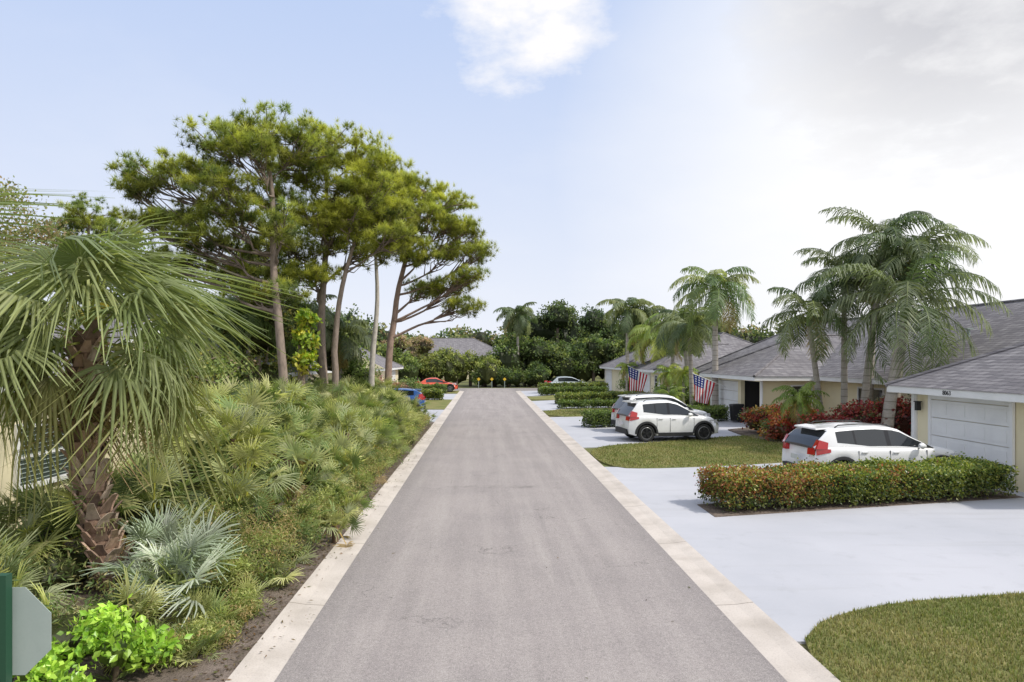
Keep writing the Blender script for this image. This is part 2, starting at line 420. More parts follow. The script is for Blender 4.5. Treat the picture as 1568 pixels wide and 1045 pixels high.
def curb(name,xin,xout):
    m=MB(); prof=[(0,.008),(.12,.012),(.55,.022),(.86,.045),(1,.05),(1.0,0)]
    ys=np.arange(-20,70.1,1.52)
    V=[];
    for y in ys:
        for t,z in prof: V.append([xin+(xout-xin)*t,y,z])
    k=len(prof); i=np.arange(len(ys)-1)[:,None]; j=np.arange(k-1)[None]
    F=np.stack([i*k+j,i*k+j+1,(i+1)*k+j+1,(i+1)*k+j],-1).reshape(-1,4)
    m.add(V,F); m.build(name,[M_curb])
curb('kerb',RX0,CX0); curb('kerb',RX1,CX1)

sheet('driveway',[(3.56,7.9),(3.56,20.7),(4.3,20.6),(9.5,21.7),(13.4,23.5),(13.4,8)],.030,M_conc,.03)
sheet('driveway',[(3.56,25.2),(3.56,38.3),(6.5,39.2),(13.4,41),(13.4,29),(7.5,26.2)],.030,M_conc,.03)
sheet('driveway',[(3.56,43.5),(3.56,53),(13.4,59),(13.4,46.5)],.030,M_conc,.03)
sheet('driveway',[(3.56,60),(3.56,69.5),(13.4,74),(13.4,63)],.030,M_conc,.03)
sheet('driveway',[(-2.6,35.5),(-2.6,44),(-12,44),(-12,36)],.030,M_conc,.03)
sheet('driveway',[(-2.6,55),(-2.6,64),(-12,64),(-12,55)],.030,M_conc,.03)
lawnA=[(3.585,-10),(3.585,7.5),(3.72,7.95),(4.15,8.45),(4.7,8.8),(5.3,9.05),(5.9,9.22),(7.5,9.5),(13.5,10),(30,10),(30,-10)]
lawnB=smoothpoly([(3.62,25.2),(3.62,20.5),(5.2,20.3),(9.6,21.5),(12.0,22.8),(12.2,29.2),(10.5,28.8),(7.2,26.9)],2)
lawnC=smoothpoly([(3.62,38.2),(3.62,43.6),(8,45),(13,46.6),(13.2,41.0),(7,39.2)],1)
lawnD=smoothpoly([(3.62,52.8),(3.62,60.2),(13,63),(13,58)],1)
lawnL=[(-2.63,44.2),(-2.63,54.8),(-14,54.8),(-14,44.2)]
lawnL2=[(-2.63,64.2),(-2.63,69.9),(-14,69.9),(-14,64.2)]
for P,z in ((lawnA,.045),(lawnB,.055),(lawnC,.055),(lawnD,.055),(lawnL,.05),(lawnL2,.05)):
    sheet('lawn',P,z,M_lawn,.04)
def inpoly(P,poly):
    x,y=P[:,0],P[:,1]; ins=np.zeros(len(P),bool); n=len(poly)
    for i in range(n):
        (x1,y1),(x2,y2)=poly[i],poly[(i+1)%n]
        c=((y1>y)!=(y2>y))&(x<(x2-x1)*(y-y1)/(y2-y1+1e-12)+x1); ins^=c
    return ins
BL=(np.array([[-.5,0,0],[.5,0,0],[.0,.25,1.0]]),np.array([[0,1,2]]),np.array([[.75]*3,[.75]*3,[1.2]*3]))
def grass(name,poly,bb,n,h,w,z):
    P=np.c_[rng.uniform(bb[0],bb[1],n),rng.uniform(bb[2],bb[3],n)]
    P=P[inpoly(P,poly)]; k=len(P); m=MB()
    patch=.5+.5*np.sin(P[:,0]*2.1+1.3*np.sin(P[:,1]*1.7))*np.cos(P[:,1]*1.9+np.sin(P[:,0]*2.7))
    a=np.array([.17,.21,.06]); b=np.array([.40,.33,.16])
    f=np.clip(patch*.55+rng.normal(size=k)*.32,0,1)[:,None]
    C=(a*(1-f)+b*f)*rng.uniform(.55,1.4,(k,1))
    az=rng.uniform(0,2*pi,k); R=basis(az,rng.normal(size=k)*.5,0)
    S=np.array([w/h,1,1])
    t=(BL[0]*S,BL[1],BL[2])
    inst(m,t,R,h*rng.uniform(.5,1.4,k),np.c_[P,np.full(k,z)],0,C)
    m.build(name,[M_grass])
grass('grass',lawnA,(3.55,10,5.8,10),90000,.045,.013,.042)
grass('grass',lawnB,(3.55,12.3,20,29.5),60000,.055,.022,.05)
grass('grass',lawnC,(3.5,13.3,38,47),18000,.06,.03,.05)
sheet('mulch_bed',[(CX0-.005,-5),(CX0-.005,35.3),(-9,35.3),(-30,34),(-30,-5)],.035,M_soil,.03)
sheet('mulch_bed',[(4.75,14.1),(12.7,16.1),(12.7,17.2),(4.75,15.3)],.042,M_soil,.02)
sheet('mulch_bed',smoothpoly([(10.6,22.6),(13.3,22),(16,22),(16,32.4),(11.2,32.2),(10.9,28.6),(11.6,25)],1),.075,M_soil,.07)

m=MB(); k=3400
P=np.c_[-2.64-np.abs(rng.normal(size=k))*.35,rng.uniform(5.5,34,k),np.full(k,.045)]
st=rng.random(k)<.10; P[st,0]=-2.62+np.abs(rng.normal(size=st.sum()))*.25; P[:,2]=np.where(P[:,0]>-2.62,.05,.045)
st=rng.random(k)<.02; P[st,0]=rng.uniform(-2.1,3.4,st.sum()); P[st,2]=.02
P[:,2]=np.where((P[:,0]>3.1),.04,P[:,2])
C=np.array([[.22,.13,.06],[.12,.08,.05],[.20,.15,.08],[.12,.13,.04]])[rng.integers(0,4,k)]*rng.uniform(.5,1.1,(k,1))
inst(m,LEAFN,basis(rng.uniform(0,2*pi,k),rng.normal(size=k)*.15,rng.normal(size=k)*.3),.075*rng.uniform(.4,1.2,k),P,0,C)
m.build('leaf_litter',[M_leaf])

# ------------------------------------------------------------ houses
def hip(m,x0,x1,y0,y1,ze,slope,axis,h0,h1,fas=.2,ridge_to=None):
    if axis=='y':
        hw=(x1-x0)/2; xm=(x0+x1)/2; zr=ze+hw*slope
        a=y0+(hw if h0 else 0); b=y1-(hw if h1 else 0)
        V=[[x0,y0,ze],[x1,y0,ze],[x1,y1,ze],[x0,y1,ze],[xm,a,zr],[xm,b,zr]]
        F=[[0,4,5,3],[1,2,5,4]]
        E=[[0,1,4],[2,3,5]]
    else:
        hw=(y1-y0)/2; ym=(y0+y1)/2; zr=ze+hw*slope
        a=x0+(hw if h0 else 0); b=x1-(hw if h1 else 0)
        V=[[x0,y0,ze],[x1,y0,ze],[x1,y1,ze],[x0,y1,ze],[a,ym,zr],[b,ym,zr]]
        F=[[0,1,5,4],[3,4,5,2]]
        E=[[3,0,4],[1,2,5]]
    m.add(V,F,0)
    for e,h in zip(E,(h0,h1)): m.add(V,[e],0 if h else 2)
    lines=[(4,5)]
    if h0: lines+= [(0,4),(1,4)] if axis=='y' else [(0,4),(3,4)]
    if h1: lines+= [(2,5),(3,5)] if axis=='y' else [(1,5),(2,5)]
    for p,q in lines:
        A=np.array(V[p]);B=np.array(V[q]); tube(m,[A+[0,0,.01],(A+B)/2+[0,0,.01],B+[0,0,.01]],.07,6,0,smooth=False)
    zb=ze-fas; i=.03
    m.add([[x0+i,y0+i,zb],[x1-i,y0+i,zb],[x1-i,y1-i,zb],[x0+i,y1-i,zb],[x0+i,y0+i,ze-.004],[x1-i,y0+i,ze-.004],[x1-i,y1-i,ze-.004],[x0+i,y1-i,ze-.004]],
          [[0,3,2,1],[0,1,5,4],[1,2,6,5],[2,3,7,6],[3,0,4,7]],1)
def garage_door(par,X,y0,y1,zt,face=-1,color=M_white):
    m=MB(); n=4; h=zt/n
    for i in range(n):
        z0=.04+i*(zt-.04)/n; z1=.04+(i+1)*(zt-.04)/n-.018
        box(m,X-.02,X+.03,y0,y1,z0,z1)
        cols=max(2,int((y1-y0)/.7)); w=(y1-y0)/cols
        for c in range(cols):
            box(m,X-.032,X-.021,y0+c*w+.1,y0+(c+1)*w-.1,z0+.10,z1-.09)
    m.build('garage_door',[color],par)
    m=MB(); t=.12
    box(m,X-.05,X+.02,y0-t,y0-.003,.02,zt+t); box(m,X-.05,X+.02,y1+.003,y1+t,.02,zt+t); box(m,X-.05,X+.02,y0,y1,zt+.003,zt+t)
    m.build('door_trim',[M_white],par)
def window(par,X,y0,y1,z0,z1,face):
    m=MB(); a=X; t=.07; s=face
    def bx(o0,o1,*r,mat=0): box(m,min(a+s*o0,a+s*o1),max(a+s*o0,a+s*o1),*r,mat)
    bx(.0,.02,y0,y1,z0,z1,mat=1)
    bx(0,.06,y0-t,y0,z0-t,z1+t); bx(0,.06,y1,y1+t,z0-t,z1+t); bx(0,.06,y0,y1,z1,z1+t); bx(0,.08,y0,y1,z0-t,z0)
    bx(.021,.045,y0,y1,(z0+z1)/2-.02,(z0+z1)/2+.02)
    m.build('window',[M_white,M_glass],par)
def windowY(par,Y,x0,x1,z0,z1):
    m=MB(); t=.07
    box(m,x0,x1,Y-.02,Y,z0,z1,1); box(m,x0-t,x0,Y-.06,Y,z0-t,z1+t); box(m,x1,x1+t,Y-.06,Y,z0-t,z1+t); box(m,x0,x1,Y-.06,Y,z1,z1+t); box(m,x0,x1,Y-.08,Y,z0-t,z0)
    box(m,x0,x1,Y-.045,Y-.021,(z0+z1)/2-.02,(z0+z1)/2+.02)
    m.build('window',[M_white,M_glass],par)
ZE=2.5
def villa(yb0,yb1,garages,h0=True,h1=True):
    par=empty('villa_house',(0,0,0))
    w=MB(); box(w,16,26,yb0,yb1,0,ZE-.2)
    r=MB(); hip(r,15.4,26.6,yb0-.6,yb1+.6,ZE,.55,'y',h0,h1)
    for (g0,g1,kind) in garages:
        if kind=='open':
            box(w,13.2,13.4,g0,g0+.35,0,ZE-.22); box(w,13.2,13.4,g0+2.75,g0+3.15,0,ZE-.22)
            box(w,13.2,13.4,g0+.35,g0+2.75,2.2,ZE-.22); box(w,13.2,13.4,g1-.35,g1,0,ZE-.22)
            box(w,13.2,13.4,g0+3.15,g1-.35,2.15,ZE-.22)
            box(w,13.4,16,g0,g0+.15,0,ZE-.22); box(w,13.4,16,g1-.15,g1,0,ZE-.22)
            box(w,15.2,15.3,g0+.15,g1-.15,0,ZE-.23,1)
            box(w,13.4,15.2,g0+2.9,g0+3.0,0,ZE-.23,1)
            box(w,13.401,15.2,g0+.151,g0+.17,0,ZE-.23,1)
            garage_door(par,13.3,g0+3.2,g1-.42,2.12)
        else:
            box(w,13.2,16,g0,g1,0,ZE-.22)
            dw=min(3.0,(g1-g0)*.55)
            garage_door(par,13.16,g1-.9-dw,g1-.9,2.12)
            if g1-g0>6.6 : window(par,13.2,g0+.6,g0+1.5,1.0,2.0,-1)
        box(w,13.14,13.2,g0-.06,g0+.16,0,ZE-.22,2); box(w,13.14,13.2,g1-.16,g1+.06,0,ZE-.22,2)
        hip(r,12.6,19.6,g0-.5,g1+.5,ZE-.03,.5,'x',True,False)
    w.build('walls',[M_cream,M_inter,M_white],par)
    r.build('roof',[M_roof,M_white,M_cream],par)
    return par
v1=villa(8,50,[(14.6,21,'c'),(32.5,39.8,'open')],True,True)
window(v1,16,24,25.2,.9,2.0,-1); window(v1,16,27.4,29.2,.7,2.05,-1)
windowY(v1,32.5,14.6,15.5,1.0,2.0)
m=MB(); box(m,15.93,15.99,22,22.9,.05,2.1); m.build('front_door',[M_white],v1)
m=MB(); box(m,13.0,13.12,20.55,20.67,1.75,2.0); box(m,12.98,13.14,20.53,20.69,2.0,2.03); m.build('coach_lamp',[M_dark],v1)
m=MB(); box(m,13.11,13.19,20.86,20.93,.1,2.26); m.build('downspout',[M_white],v1)
cu=bpy.data.curves.new('house_number','FONT'); cu.body='8063'; cu.size=.17; cu.extrude=.004; cu.materials.append(M_dark)
to=bpy.data.objects.new('house_number',cu); sc.collection.objects.link(to); to.rotation_euler=(pi/2,0,-pi/2); to.location=(12.62,18.85,ZE-.19); to.parent=v1
m=MB()
for y in (26,31,37,43): tube(m,[(18.4,y,4.0),(18.4,y,4.25),(18.4,y,4.42)],.06,8,cap=True); box(m,18.28,18.52,y-.12,y+.12,4.42,4.47)
m.build('roof_vents',[M_metal],v1)
v2=villa(55,82,[(51.5,58.5,'c'),(64,75,'c')],True,True)

def lhouse(name,x0,x1,y0,y1,zw,slope,axis,win=True):
    par=empty(name); w=MB(); box(w,x0,x1,y0,y1,0,zw-.2); r=MB(); hip(r,x0-.5,x1+.5,y0-.5,y1+.5,zw,slope,axis,axis=='x',True)
    w.build('walls',[M_cream],par); r.build('roof',[M_roof,M_white,M_cream],par)
    return par
p=empty('cream_house'); w=MB()
box(w,-19,-9,5,16.2,0,2.72); box(w,-19,-9.8,16.2,22,0,2.70)
w.add([[-9.8,16.2,2.7],[-9.8,22,2.7],[-9.8,19.1,4.3],[-10.2,16.2,2.7],[-10.2,22,2.7],[-10.2,19.1,4.3]],[[0,1,2],[5,4,3]])
w.build('walls',[M_cream],p)
r=MB(); hip(r,-19.6,-8.5,4.5,16.8,2.9,.25,'y',True,False)
for sgn in (-1,1):
    ye=19.1+sgn*3.4; V=[[-9.4,19.1,4.42],[-16,19.1,4.42],[-16,ye,2.52],[-9.4,ye,2.52]]; r.add(V+[[a,b,c-.14] for a,b,c in V],[[0,1,2,3],[7,6,5,4]],0); r.add([V[0],V[3],[V[3][0],V[3][1],V[3][2]-.14],[V[0][0],V[0][1],V[0][2]-.14]],[[0,1,2,3]],1)
r.build('roof',[M_roof,M_white,M_cream],p)
m=MB()
box(m,-9,-8.96,13.1,15.4,.85,1.95,1)
for a in ((13.0,13.1,.75,2.05),(15.4,15.5,.75,2.05)): box(m,-9,-8.92,*a)
box(m,-9,-8.92,13.1,15.4,1.95,2.05); box(m,-9,-8.90,13.1,15.4,.75,.85); box(m,-8.96,-8.93,13.1,15.4,1.37,1.42)
for i in range(12): box(m,-8.958,-8.945,13.12,15.38,.9+i*.088,.915+i*.088,2)
m.build('shuttered_window',[M_white,M_blind,M_metal],p)
lhouse('grey_roof_house',-23,-10.5,33,46,2.6,.45,'y'); 
p=lhouse('grey_roof_house',-19,-8.8,57,69,2.5,.5,'y'); window(p,-8.8,60,61.5,.9,2,1); garage_door(p,-8.78,63,66.5,2.1)
p=lhouse('far_house',-16,4,112,124,3.6,.5,'x'); lhouse('far_house',22,44,108,120,3.4,.45,'x')

# ------------------------------------------------------------ cars
def car(name,loc,rz,paint,L_=4.05,W=1.76,H=1.62,sedan=False,rim=M_darkrim):
    par=empty(name,loc,rz)
    hw=W/2; xr=.76 ; xf=L_-.80; cowl=L_-1.02
    WR=.345
    def bot(x):
        z=.24+.08*max(0,(.35-x)/.35)+.05*max(0,(x-(L_-.4))/.4)
        for c in (xr,xf):
            dd=abs(x-c)
            if dd<.415: z=max(z,WR+math.sqrt(max(0,.415**2-dd*dd))*.98)
        return z
    if sedan: kp=[(0,.86),(.1,.92),(.9,.93),(cowl,.93),(L_-.5,.82),(L_-.1,.72),(L_,.62)]
    else: kp=[(0,1.0),(.12,1.06),(.8,1.07),(1.8,1.03),(cowl,1.01),(L_-.65,.97),(L_-.28,.89),(L_-.08,.80),(L_,.70)]
    top=lambda x: np.interp(x,[a for a,_ in kp],[b for _,b in kp])
    def wid(x):
        w=hw
        if x>L_-.85: w*=1-.25*((x-(L_-.85))/.85)**2.2
        if x<.7: w*=1-.15*((.7-x)/.7)**2.2
        return w
    xs=sorted(set(list(np.linspace(0,L_,60))+[c+s*.415*math.cos(a) for c in (xr,xf) for s in (-1,1) for a in np.linspace(0,1.4,9)]+[c+s*.42 for c in (xr,xf) for s in (-1,1)]))
    S=[]
    for x in xs:
        zb=bot(x); zt=top(x); w=wid(x)
        z3=zb+.45*(.78-zb) if zb<.7 else zb+.01
        pts=[(0,zb),(.84*w,zb),(.96*w,zb+.015),(w*.985,zb+.05),(w*.985,max(z3,zb+.06)),(w,max(.80,zb+.08)),(w*.985,max(zt-.12,zb+.09)),(w*.955,zt-.04),(w*.89,zt-.003),(w*.5,zt+.025),(0,zt+.035)]
        row=[]
        for yy,zz in pts:
            xx=x
            if x>L_-.4: xx-= (x-(L_-.4))/.4*(.18*((zz-.52)/.4)**2+.10*(yy/hw)**2)
            if x<.35: xx+=(.35-x)/.35*(.10*max(0,(zz-.6)/.4)**2+.10*max(0,(.48-zz)/.3)+.07*(yy/hw)**2)
            row.append((xx,yy,zz))
        S.append(row+[(a,-b,c) for a,b,c in row[-2:0:-1]])
    k=len(S[0]); V=np.array(S).reshape(-1,3); n=len(S)
    m=MB(); i=np.arange(n-1)[:,None]; j=np.arange(k)[None]; j2=(j+1)%k
    F=np.stack([i*k+j,(i+1)*k+j,(i+1)*k+j2,i*k+j2],-1).reshape(-1,4)
    m.add(V,F,0,smooth=True)
    m.add(V[:k],[list(range(k))],0); m.add(V[-k:],[list(range(k))[::-1]],0)
    m.build('body',[paint],par)
    if sedan: gk=[(.55,.93),(1.05,H-.12),(1.5,H-.01),(2.1,H),(L_-2.05,H-.05),(L_-1.6,H-.22),(cowl-.02,.95)]
    else: gk=[(.08,1.03),(.20,1.20),(.42,H-.16),(.52,H-.09),(.75,H-.055),(1.3,H-.01),(1.75,H),(L_-2.05,H-.035),(L_-1.85,H-.09),(L_-1.5,H-.30),(cowl+.02,1.0)]
    gx=sorted(set(list(np.linspace(gk[0][0],gk[-1][0],56))+[a for a,_ in gk]))
    zr=lambda x: np.interp(x,[a for a,_ in gk],[b for _,b in gk])
    bz=(.90 if sedan else .99)
    S=[]
    for x in gx:
        z1=zr(x); wb=wid(x)*.95; full_t=max(.02,(z1-bz)/(H-bz))
        rise=.12+(.0 if sedan else .26*np.clip((1.5-x)/1.1,0,1))
        row=[]
        for t in (0,rise,.86,.94,1.0):
            yy=wb-(wb-.68*hw)*(t*full_t)**1.2*.9
            if t==1: yy-=.06
            row.append((x,yy,bz+(z1-bz)*t))
        row.append((x,row[-1][1]*.5,z1+.022)); row.append((x,0,z1+.028))
        S.append(row+[(a,-b,c) for a,b,c in row[-2::-1]])
    k=len(S[0]); V=np.array(S).reshape(-1,3); m=MB()
    if not sedan: bp=[(L_-2.28,L_-2.18),(1.14,1.20)]; dp=[(0,.66)]
    else: bp=[(2.25,2.33)]; dp=[(0,1.15)]
    wsx=(L_-1.95); rwx=.46 if not sedan else 1.1
    F0=[[],[],[]]
    for a in range(len(gx)-1):
        xm=(gx[a]+gx[a+1])/2
        for q in range(k-1):
            f=[a*k+q,(a+1)*k+q,(a+1)*k+q+1,a*k+q+1]
            side=q in (1,k-3); cen=4<=q<=k-6; g=0
            if side and not any(p0<xm<p1 for p0,p1 in dp): g=2 if any(p0<xm<p1 for p0,p1 in bp) else 1
            if cen and (xm>wsx or xm<rwx): g=1
            if (not sedan) and xm>L_-1.30 and q in (2,3,k-4,k-5): g=2
            F0[g].append(f)
    for g in range(3):
        if F0[g]: m.add(V,np.array(F0[g]),g,smooth=True)
    m.add(V[:k],[list(range(k))],1)
    m.build('greenhouse',[paint,M_glass,M_gdark],par)
    if not sedan:
        m=MB(); m.add([[.26,-.50,H-.10],[.62,-.54,H-.07],[.62,.54,H-.07],[.26,.50,H-.10],[.26,-.48,H-.065],[.62,-.52,H-.035],[.62,.52,H-.035],[.26,.48,H-.065]],BF); m.build('spoiler',[paint],par)
    m=MB()
    ysd=lambda x:wid(x)
    for s in (-1,1):
        for c in (xr,xf):
            th=np.linspace(-.05,pi+.05,22)
            V=[];
            for t in th:
                for rr,off in ((.385,.010),(.40,.018),(.470,.010),(.473,-.03)):
                    x=c+rr*math.cos(t); V.append([x,s*(ysd(min(max(x,.0),L_))+off),WR+rr*math.sin(t)])
            i=np.arange(len(th)-1)[:,None]; j=np.arange(3)[None]
            F=np.stack([i*4+j,i*4+j+1,(i+1)*4+j+1,(i+1)*4+j],-1).reshape(-1,4)
            if s>0: F=F[:,::-1]
            m.add(V,F,0,smooth=False)
            th=np.linspace(0,pi,14); V=[]
            for t in th:
                V+= [[c+.41*math.cos(t),s*(hw-.04),WR+.41*math.sin(t)],[c+.41*math.cos(t),s*(hw-.36),WR+.41*math.sin(t)]]
            for q in range(13): m.add([V[2*q],V[2*q+1],V[2*q+3],V[2*q+2]],[[0,1,2,3]],0)
            box(m,c-.4,c+.4,min(s*(hw-.37),s*(hw-.35)),max(s*(hw-.37),s*(hw-.35)),.2,.74)
        a,b=xr+.475,xf-.475
        box(m,a,b,min(s*(hw-.05),s*(hw+.008)),max(s*(hw-.05),s*(hw+.008)),.22,.37)
        for x in ((1.18,L_-2.22,L_-1.22) if not sedan else (1.35,2.3,L_-1.3)):
            box(m,x-.004,x+.004,min(s*(hw*.97),s*(hw+.003)),max(s*(hw*.97),s*(hw+.003)),.40,.95)
        if not sedan:
            tube(m,[(.75,s*.53,H-.04),(.85,s*.535,H+.02),(1.4,s*.54,H+.045),(L_-2.1,s*.54,H+.03),(L_-1.98,s*.54,H-.05)],.015,6)
    box(m,.45,L_-.45,-hw+.37,hw-.37,.18,.5)
    box(m,.0,.16,-hw*.70,hw*.70,.30,.50); box(m,L_-.13,L_-.015,-hw*.58,hw*.58,.28,.50)
    box(m,L_-.10,L_+.0,-hw*.42,hw*.42,.56,.70)
    m.build('trim',[M_dark],par)
    m=MB()
    for s in (-1,1):
        V=[];xx=np.linspace(.06,.40,5)
        for q,x in enumerate(xx):
            V+=[[x+.04,s*(wid(x)*1.0+.010),.84+.02*q],[x+.04,s*(wid(x)*.985+.010),1.0]]
        for q in range(4): m.add([V[2*q],V[2*q+1],V[2*q+3],V[2*q+2]],[[0,1,2,3]],0)
        m.add([[.075,s*hw*.84,.84],[.02,s*hw*.56,.84],[.04,s*hw*.56,1.0],[.095,s*hw*.83,1.0],[.13,s*hw*.80,.84],[.13,s*hw*.56,.84],[.14,s*hw*.56,1.0],[.14,s*hw*.80,1.0]],BF,0)
        if not sedan: m.add([[.09,s*hw*.90,1.0],[.36,s*hw*.965,1.0],[.40,s*hw*.92,1.16],[.20,s*hw*.86,1.22],[.06,s*hw*.72,1.0],[.19,s*hw*.72,1.22]],[[0,1,2,3],[4,0,3,5]],0)
        V=[]
        for x in np.linspace(L_-.55,L_-.16,5):
            for z in (.72,.85): V.append([x-.02,s*(wid(x)+.006-.05*(x-(L_-.55))),z])
        for q in range(4): m.add([V[2*q],V[2*q+1],V[2*q+3],V[2*q+2]],[[0,1,2,3]],1)
        box(m,1.26,1.42,min(s*(hw-.01),s*(hw+.022)),max(s*(hw-.01),s*(hw+.022)),.90,.922,2)
        box(m,L_-2.14,L_-1.98,min(s*(hw-.01),s*(hw+.022)),max(s*(hw-.01),s*(hw+.022)),.89,.912,2)
        xm=L_-1.42; tube(m,[(xm-.07,s*(hw+.07),1.06),(xm,s*(hw+.085),1.065),(xm+.09,s*(hw+.06),1.06)],[.06,.085,.045],10,2,cap=True)
        tube(m,[(xm+.02,s*(hw-.08),1.0),(xm+.02,s*(hw+.06),1.03)],.025,6,3)
    box(m,-.02,.0+.03,-.18,.18,.66,.78,1)
    m.build('lamps_and_handles',[M_red,M_lamp,paint,M_dark],par)
    wi=0
    for c in (xr,xf):
        for s in (-1,1):
            wi+=1; m=MB(); n=28; yc=s*(hw-.115)
            prof=[(.21,-.09),(.31,-.105),(.338,-.08),(.345,-.03),(.345,.03),(.338,.08),(.31,.105),(.24,.095),(.225,.05),(.21,-.09)]
            th=np.arange(n)*2*pi/n
            V=[[c+r*math.cos(t),yc+s*o,WR+r*math.sin(t)] for r,o in prof for t in th]
            i=np.arange(len(prof)-1)[:,None]; j=np.arange(n)[None]; j2=(j+1)%n
            F=np.stack([i*n+j,i*n+j2,(i+1)*n+j2,(i+1)*n+j],-1).reshape(-1,4); m.add(V,F,0,smooth=True)
            V=[[c+.225*math.cos(t),yc+s*.03,WR+.225*math.sin(t)] for t in th]; m.add(V,[list(range(n))],3)
            for q in range(5):
                for dq in (-.16,.16):
                    a=q*2*pi/5+.3; ex=.23; a2=a+dq
                    ux,uz=math.cos(a),math.sin(a); vx,vz=math.cos(a2),math.sin(a2); w=.02
                    p0=np.array([c+ux*.03,0,WR+uz*.03]); p1=np.array([c+vx*ex,0,WR+vz*ex]); pr=np.array([-uz,0,ux])*w
                    V=[p0-pr,p0+pr,p1+pr,p1-pr]; A=[[v[0],yc+s*.085,v[2]] for v in V]; B=[[v[0],yc+s*.04,v[2]] for v in V]
                    m.add(B+A,BF,1)
            tube(m,[(c,yc+s*.03,WR),(c,yc+s*.095,WR)],.045,12,1,cap=True)
            V=[[c+r*math.cos(t),yc+s*o,WR+r*math.sin(t)] for r,o in ((.24,.07),(.234,.098),(.212,.09)) for t in th]
            i=np.arange(2)[:,None]; F=np.stack([i*n+j,i*n+j2,(i+1)*n+j2,(i+1)*n+j],-1).reshape(-1,4); m.add(V,F,2,smooth=True)
            m.build('wheel_%d'%wi,[M_tyre,rim,M_rim,M_dark],par)
    return par
car('parked_suv',(5.45,27.5,.03),math.radians(9),M_car_white,3.95)
car('parked_suv',(5.85,30.6,.03),math.radians(9),M_car_white,4.3,1.82,1.68,rim=M_rim)
car('parked_suv',(8.15,17.95,.03),math.radians(6),M_car_white,4.25,1.78,1.55,rim=M_rim)
car('parked_hatchback',(-3.6,41.2,.03),math.radians(184),M_car_blue,4.1,1.75,1.5,rim=M_rim)
car('parked_sedan',(-7.0,67.5,.05),math.radians(4),M_car_orange,4.3,1.8,1.38,sedan=True,rim=M_rim)
car('parked_sedan',(6.2,70.6,.03),math.radians(8),M_car_silver,4.7,1.82,1.45,sedan=True,rim=M_rim)

# ------------------------------------------------------------ small things
p=empty('stop_sign',(-3.02,4.3,0))
m=MB(); r=.30; a=[pi/8+i*pi/4 for i in range(8)]
V=[[r*math.cos(t),0.012,1.58+r*math.sin(t)] for t in a]+[[r*math.cos(t),.016,1.58+r*math.sin(t)] for t in a]
m.add(V,[list(range(8))],0); m.add(V,[list(range(8,16))],1)
for i in range(8): m.add([V[i],V[(i+1)%8],V[8+(i+1)%8],V[8+i]],[[0,1,2,3]],0)
m.build('plate',[M_metal,M_red],p)
m=MB(); box(m,-.035,.035,-.05,.008,0,1.95); m.build('post',[M_green],p)
for x in (-.75,.75,2.2):
    p=empty('end_of_road_marker',(x,77.5,0)); m=MB(); box(m,-.03,.03,0,.04,0,.8); m.build('post',[M_metal],p)
    m=MB(); r=.2; m.add([[0,-.02,1.0-r],[r,-.02,1.0],[0,-.02,1+r],[-r,-.02,1.0],[0,-.01,1.0-r],[r,-.01,1.0],[0,-.01,1+r],[-r,-.01,1.0]],BF); m.build('plate',[M_yellow],p)
def flag(px,py,pz,tx,tz,s):
    p=empty('american_flag',(px,py,0))
    m=MB(); tube(m,[(0,0,pz),(tx/2,0,(pz+tz)/2),(tx,0,tz)],.016,8,cap=True); tube(m,[(tx,0,tz),(tx-.03,0,tz+.05)],.03,8,cap=True); m.build('pole',[M_white],p)
    m=MB(); A=np.array([tx,0,tz]); B=np.array([tx*.36,0,pz+(tz-pz)*.36]); nr,nc=13,22; Lh=1.35*s
    def P(u,v):
        q=A+(B-A)*u*(1-.35*v); return q+np.array([.10*v+.05*math.sin(9*u+3*v)*v,.10*math.sin(11*u+2*v)*v+.05*v,-Lh*v-.05*math.sin(5*u)*v])
    for i in range(nr):
        for j in range(nc):
            u0,u1,v0,v1=i/nr,(i+1)/nr,j/nc,(j+1)/nc
            c=(.45,.015,.03) if i%2==0 else (.78,.78,.78)
            if i<7 and j<9: c=(.7,.7,.75) if (i%2==1 and j%2==1) else (.02,.035,.18)
            m.add([P(u0,v0),P(u1,v0),P(u1,v1),P(u0,v1)],[[0,1,2,3]],0,c)
    m.build('cloth',[M_col],p)
flag(13.12,37.0,1.75,-1.85,2.5,1.05)
flag(13.12,51.7,1.75,-2.3,2.75,1.4)
p=empty('trash_bin',(13.0,35.35,.03)); m=MB()
m.add([[-.22,-.22,.06],[.22,-.22,.06],[.22,.22,.06],[-.22,.22,.06],[-.27,-.27,.85],[.27,-.27,.85],[.27,.27,.85],[-.27,.27,.85]],BF)
m.build('body',[M_dark],p)
m=MB(); m.add([[-.30,-.29,.853],[.30,-.29,.853],[.30,.29,.853],[-.30,.29,.853],[-.25,-.25,.92],[.30,-.27,.95],[.30,.27,.95],[-.25,.25,.92]],BF); m.build('lid',[M_dark],p)
m=MB(); 
for s in (-1,1): tube(m,[(.22,s*.24,.11),(.22,s*.28,.11)],.11,14,cap=True)
m.build('wheels',[M_tyre],p)

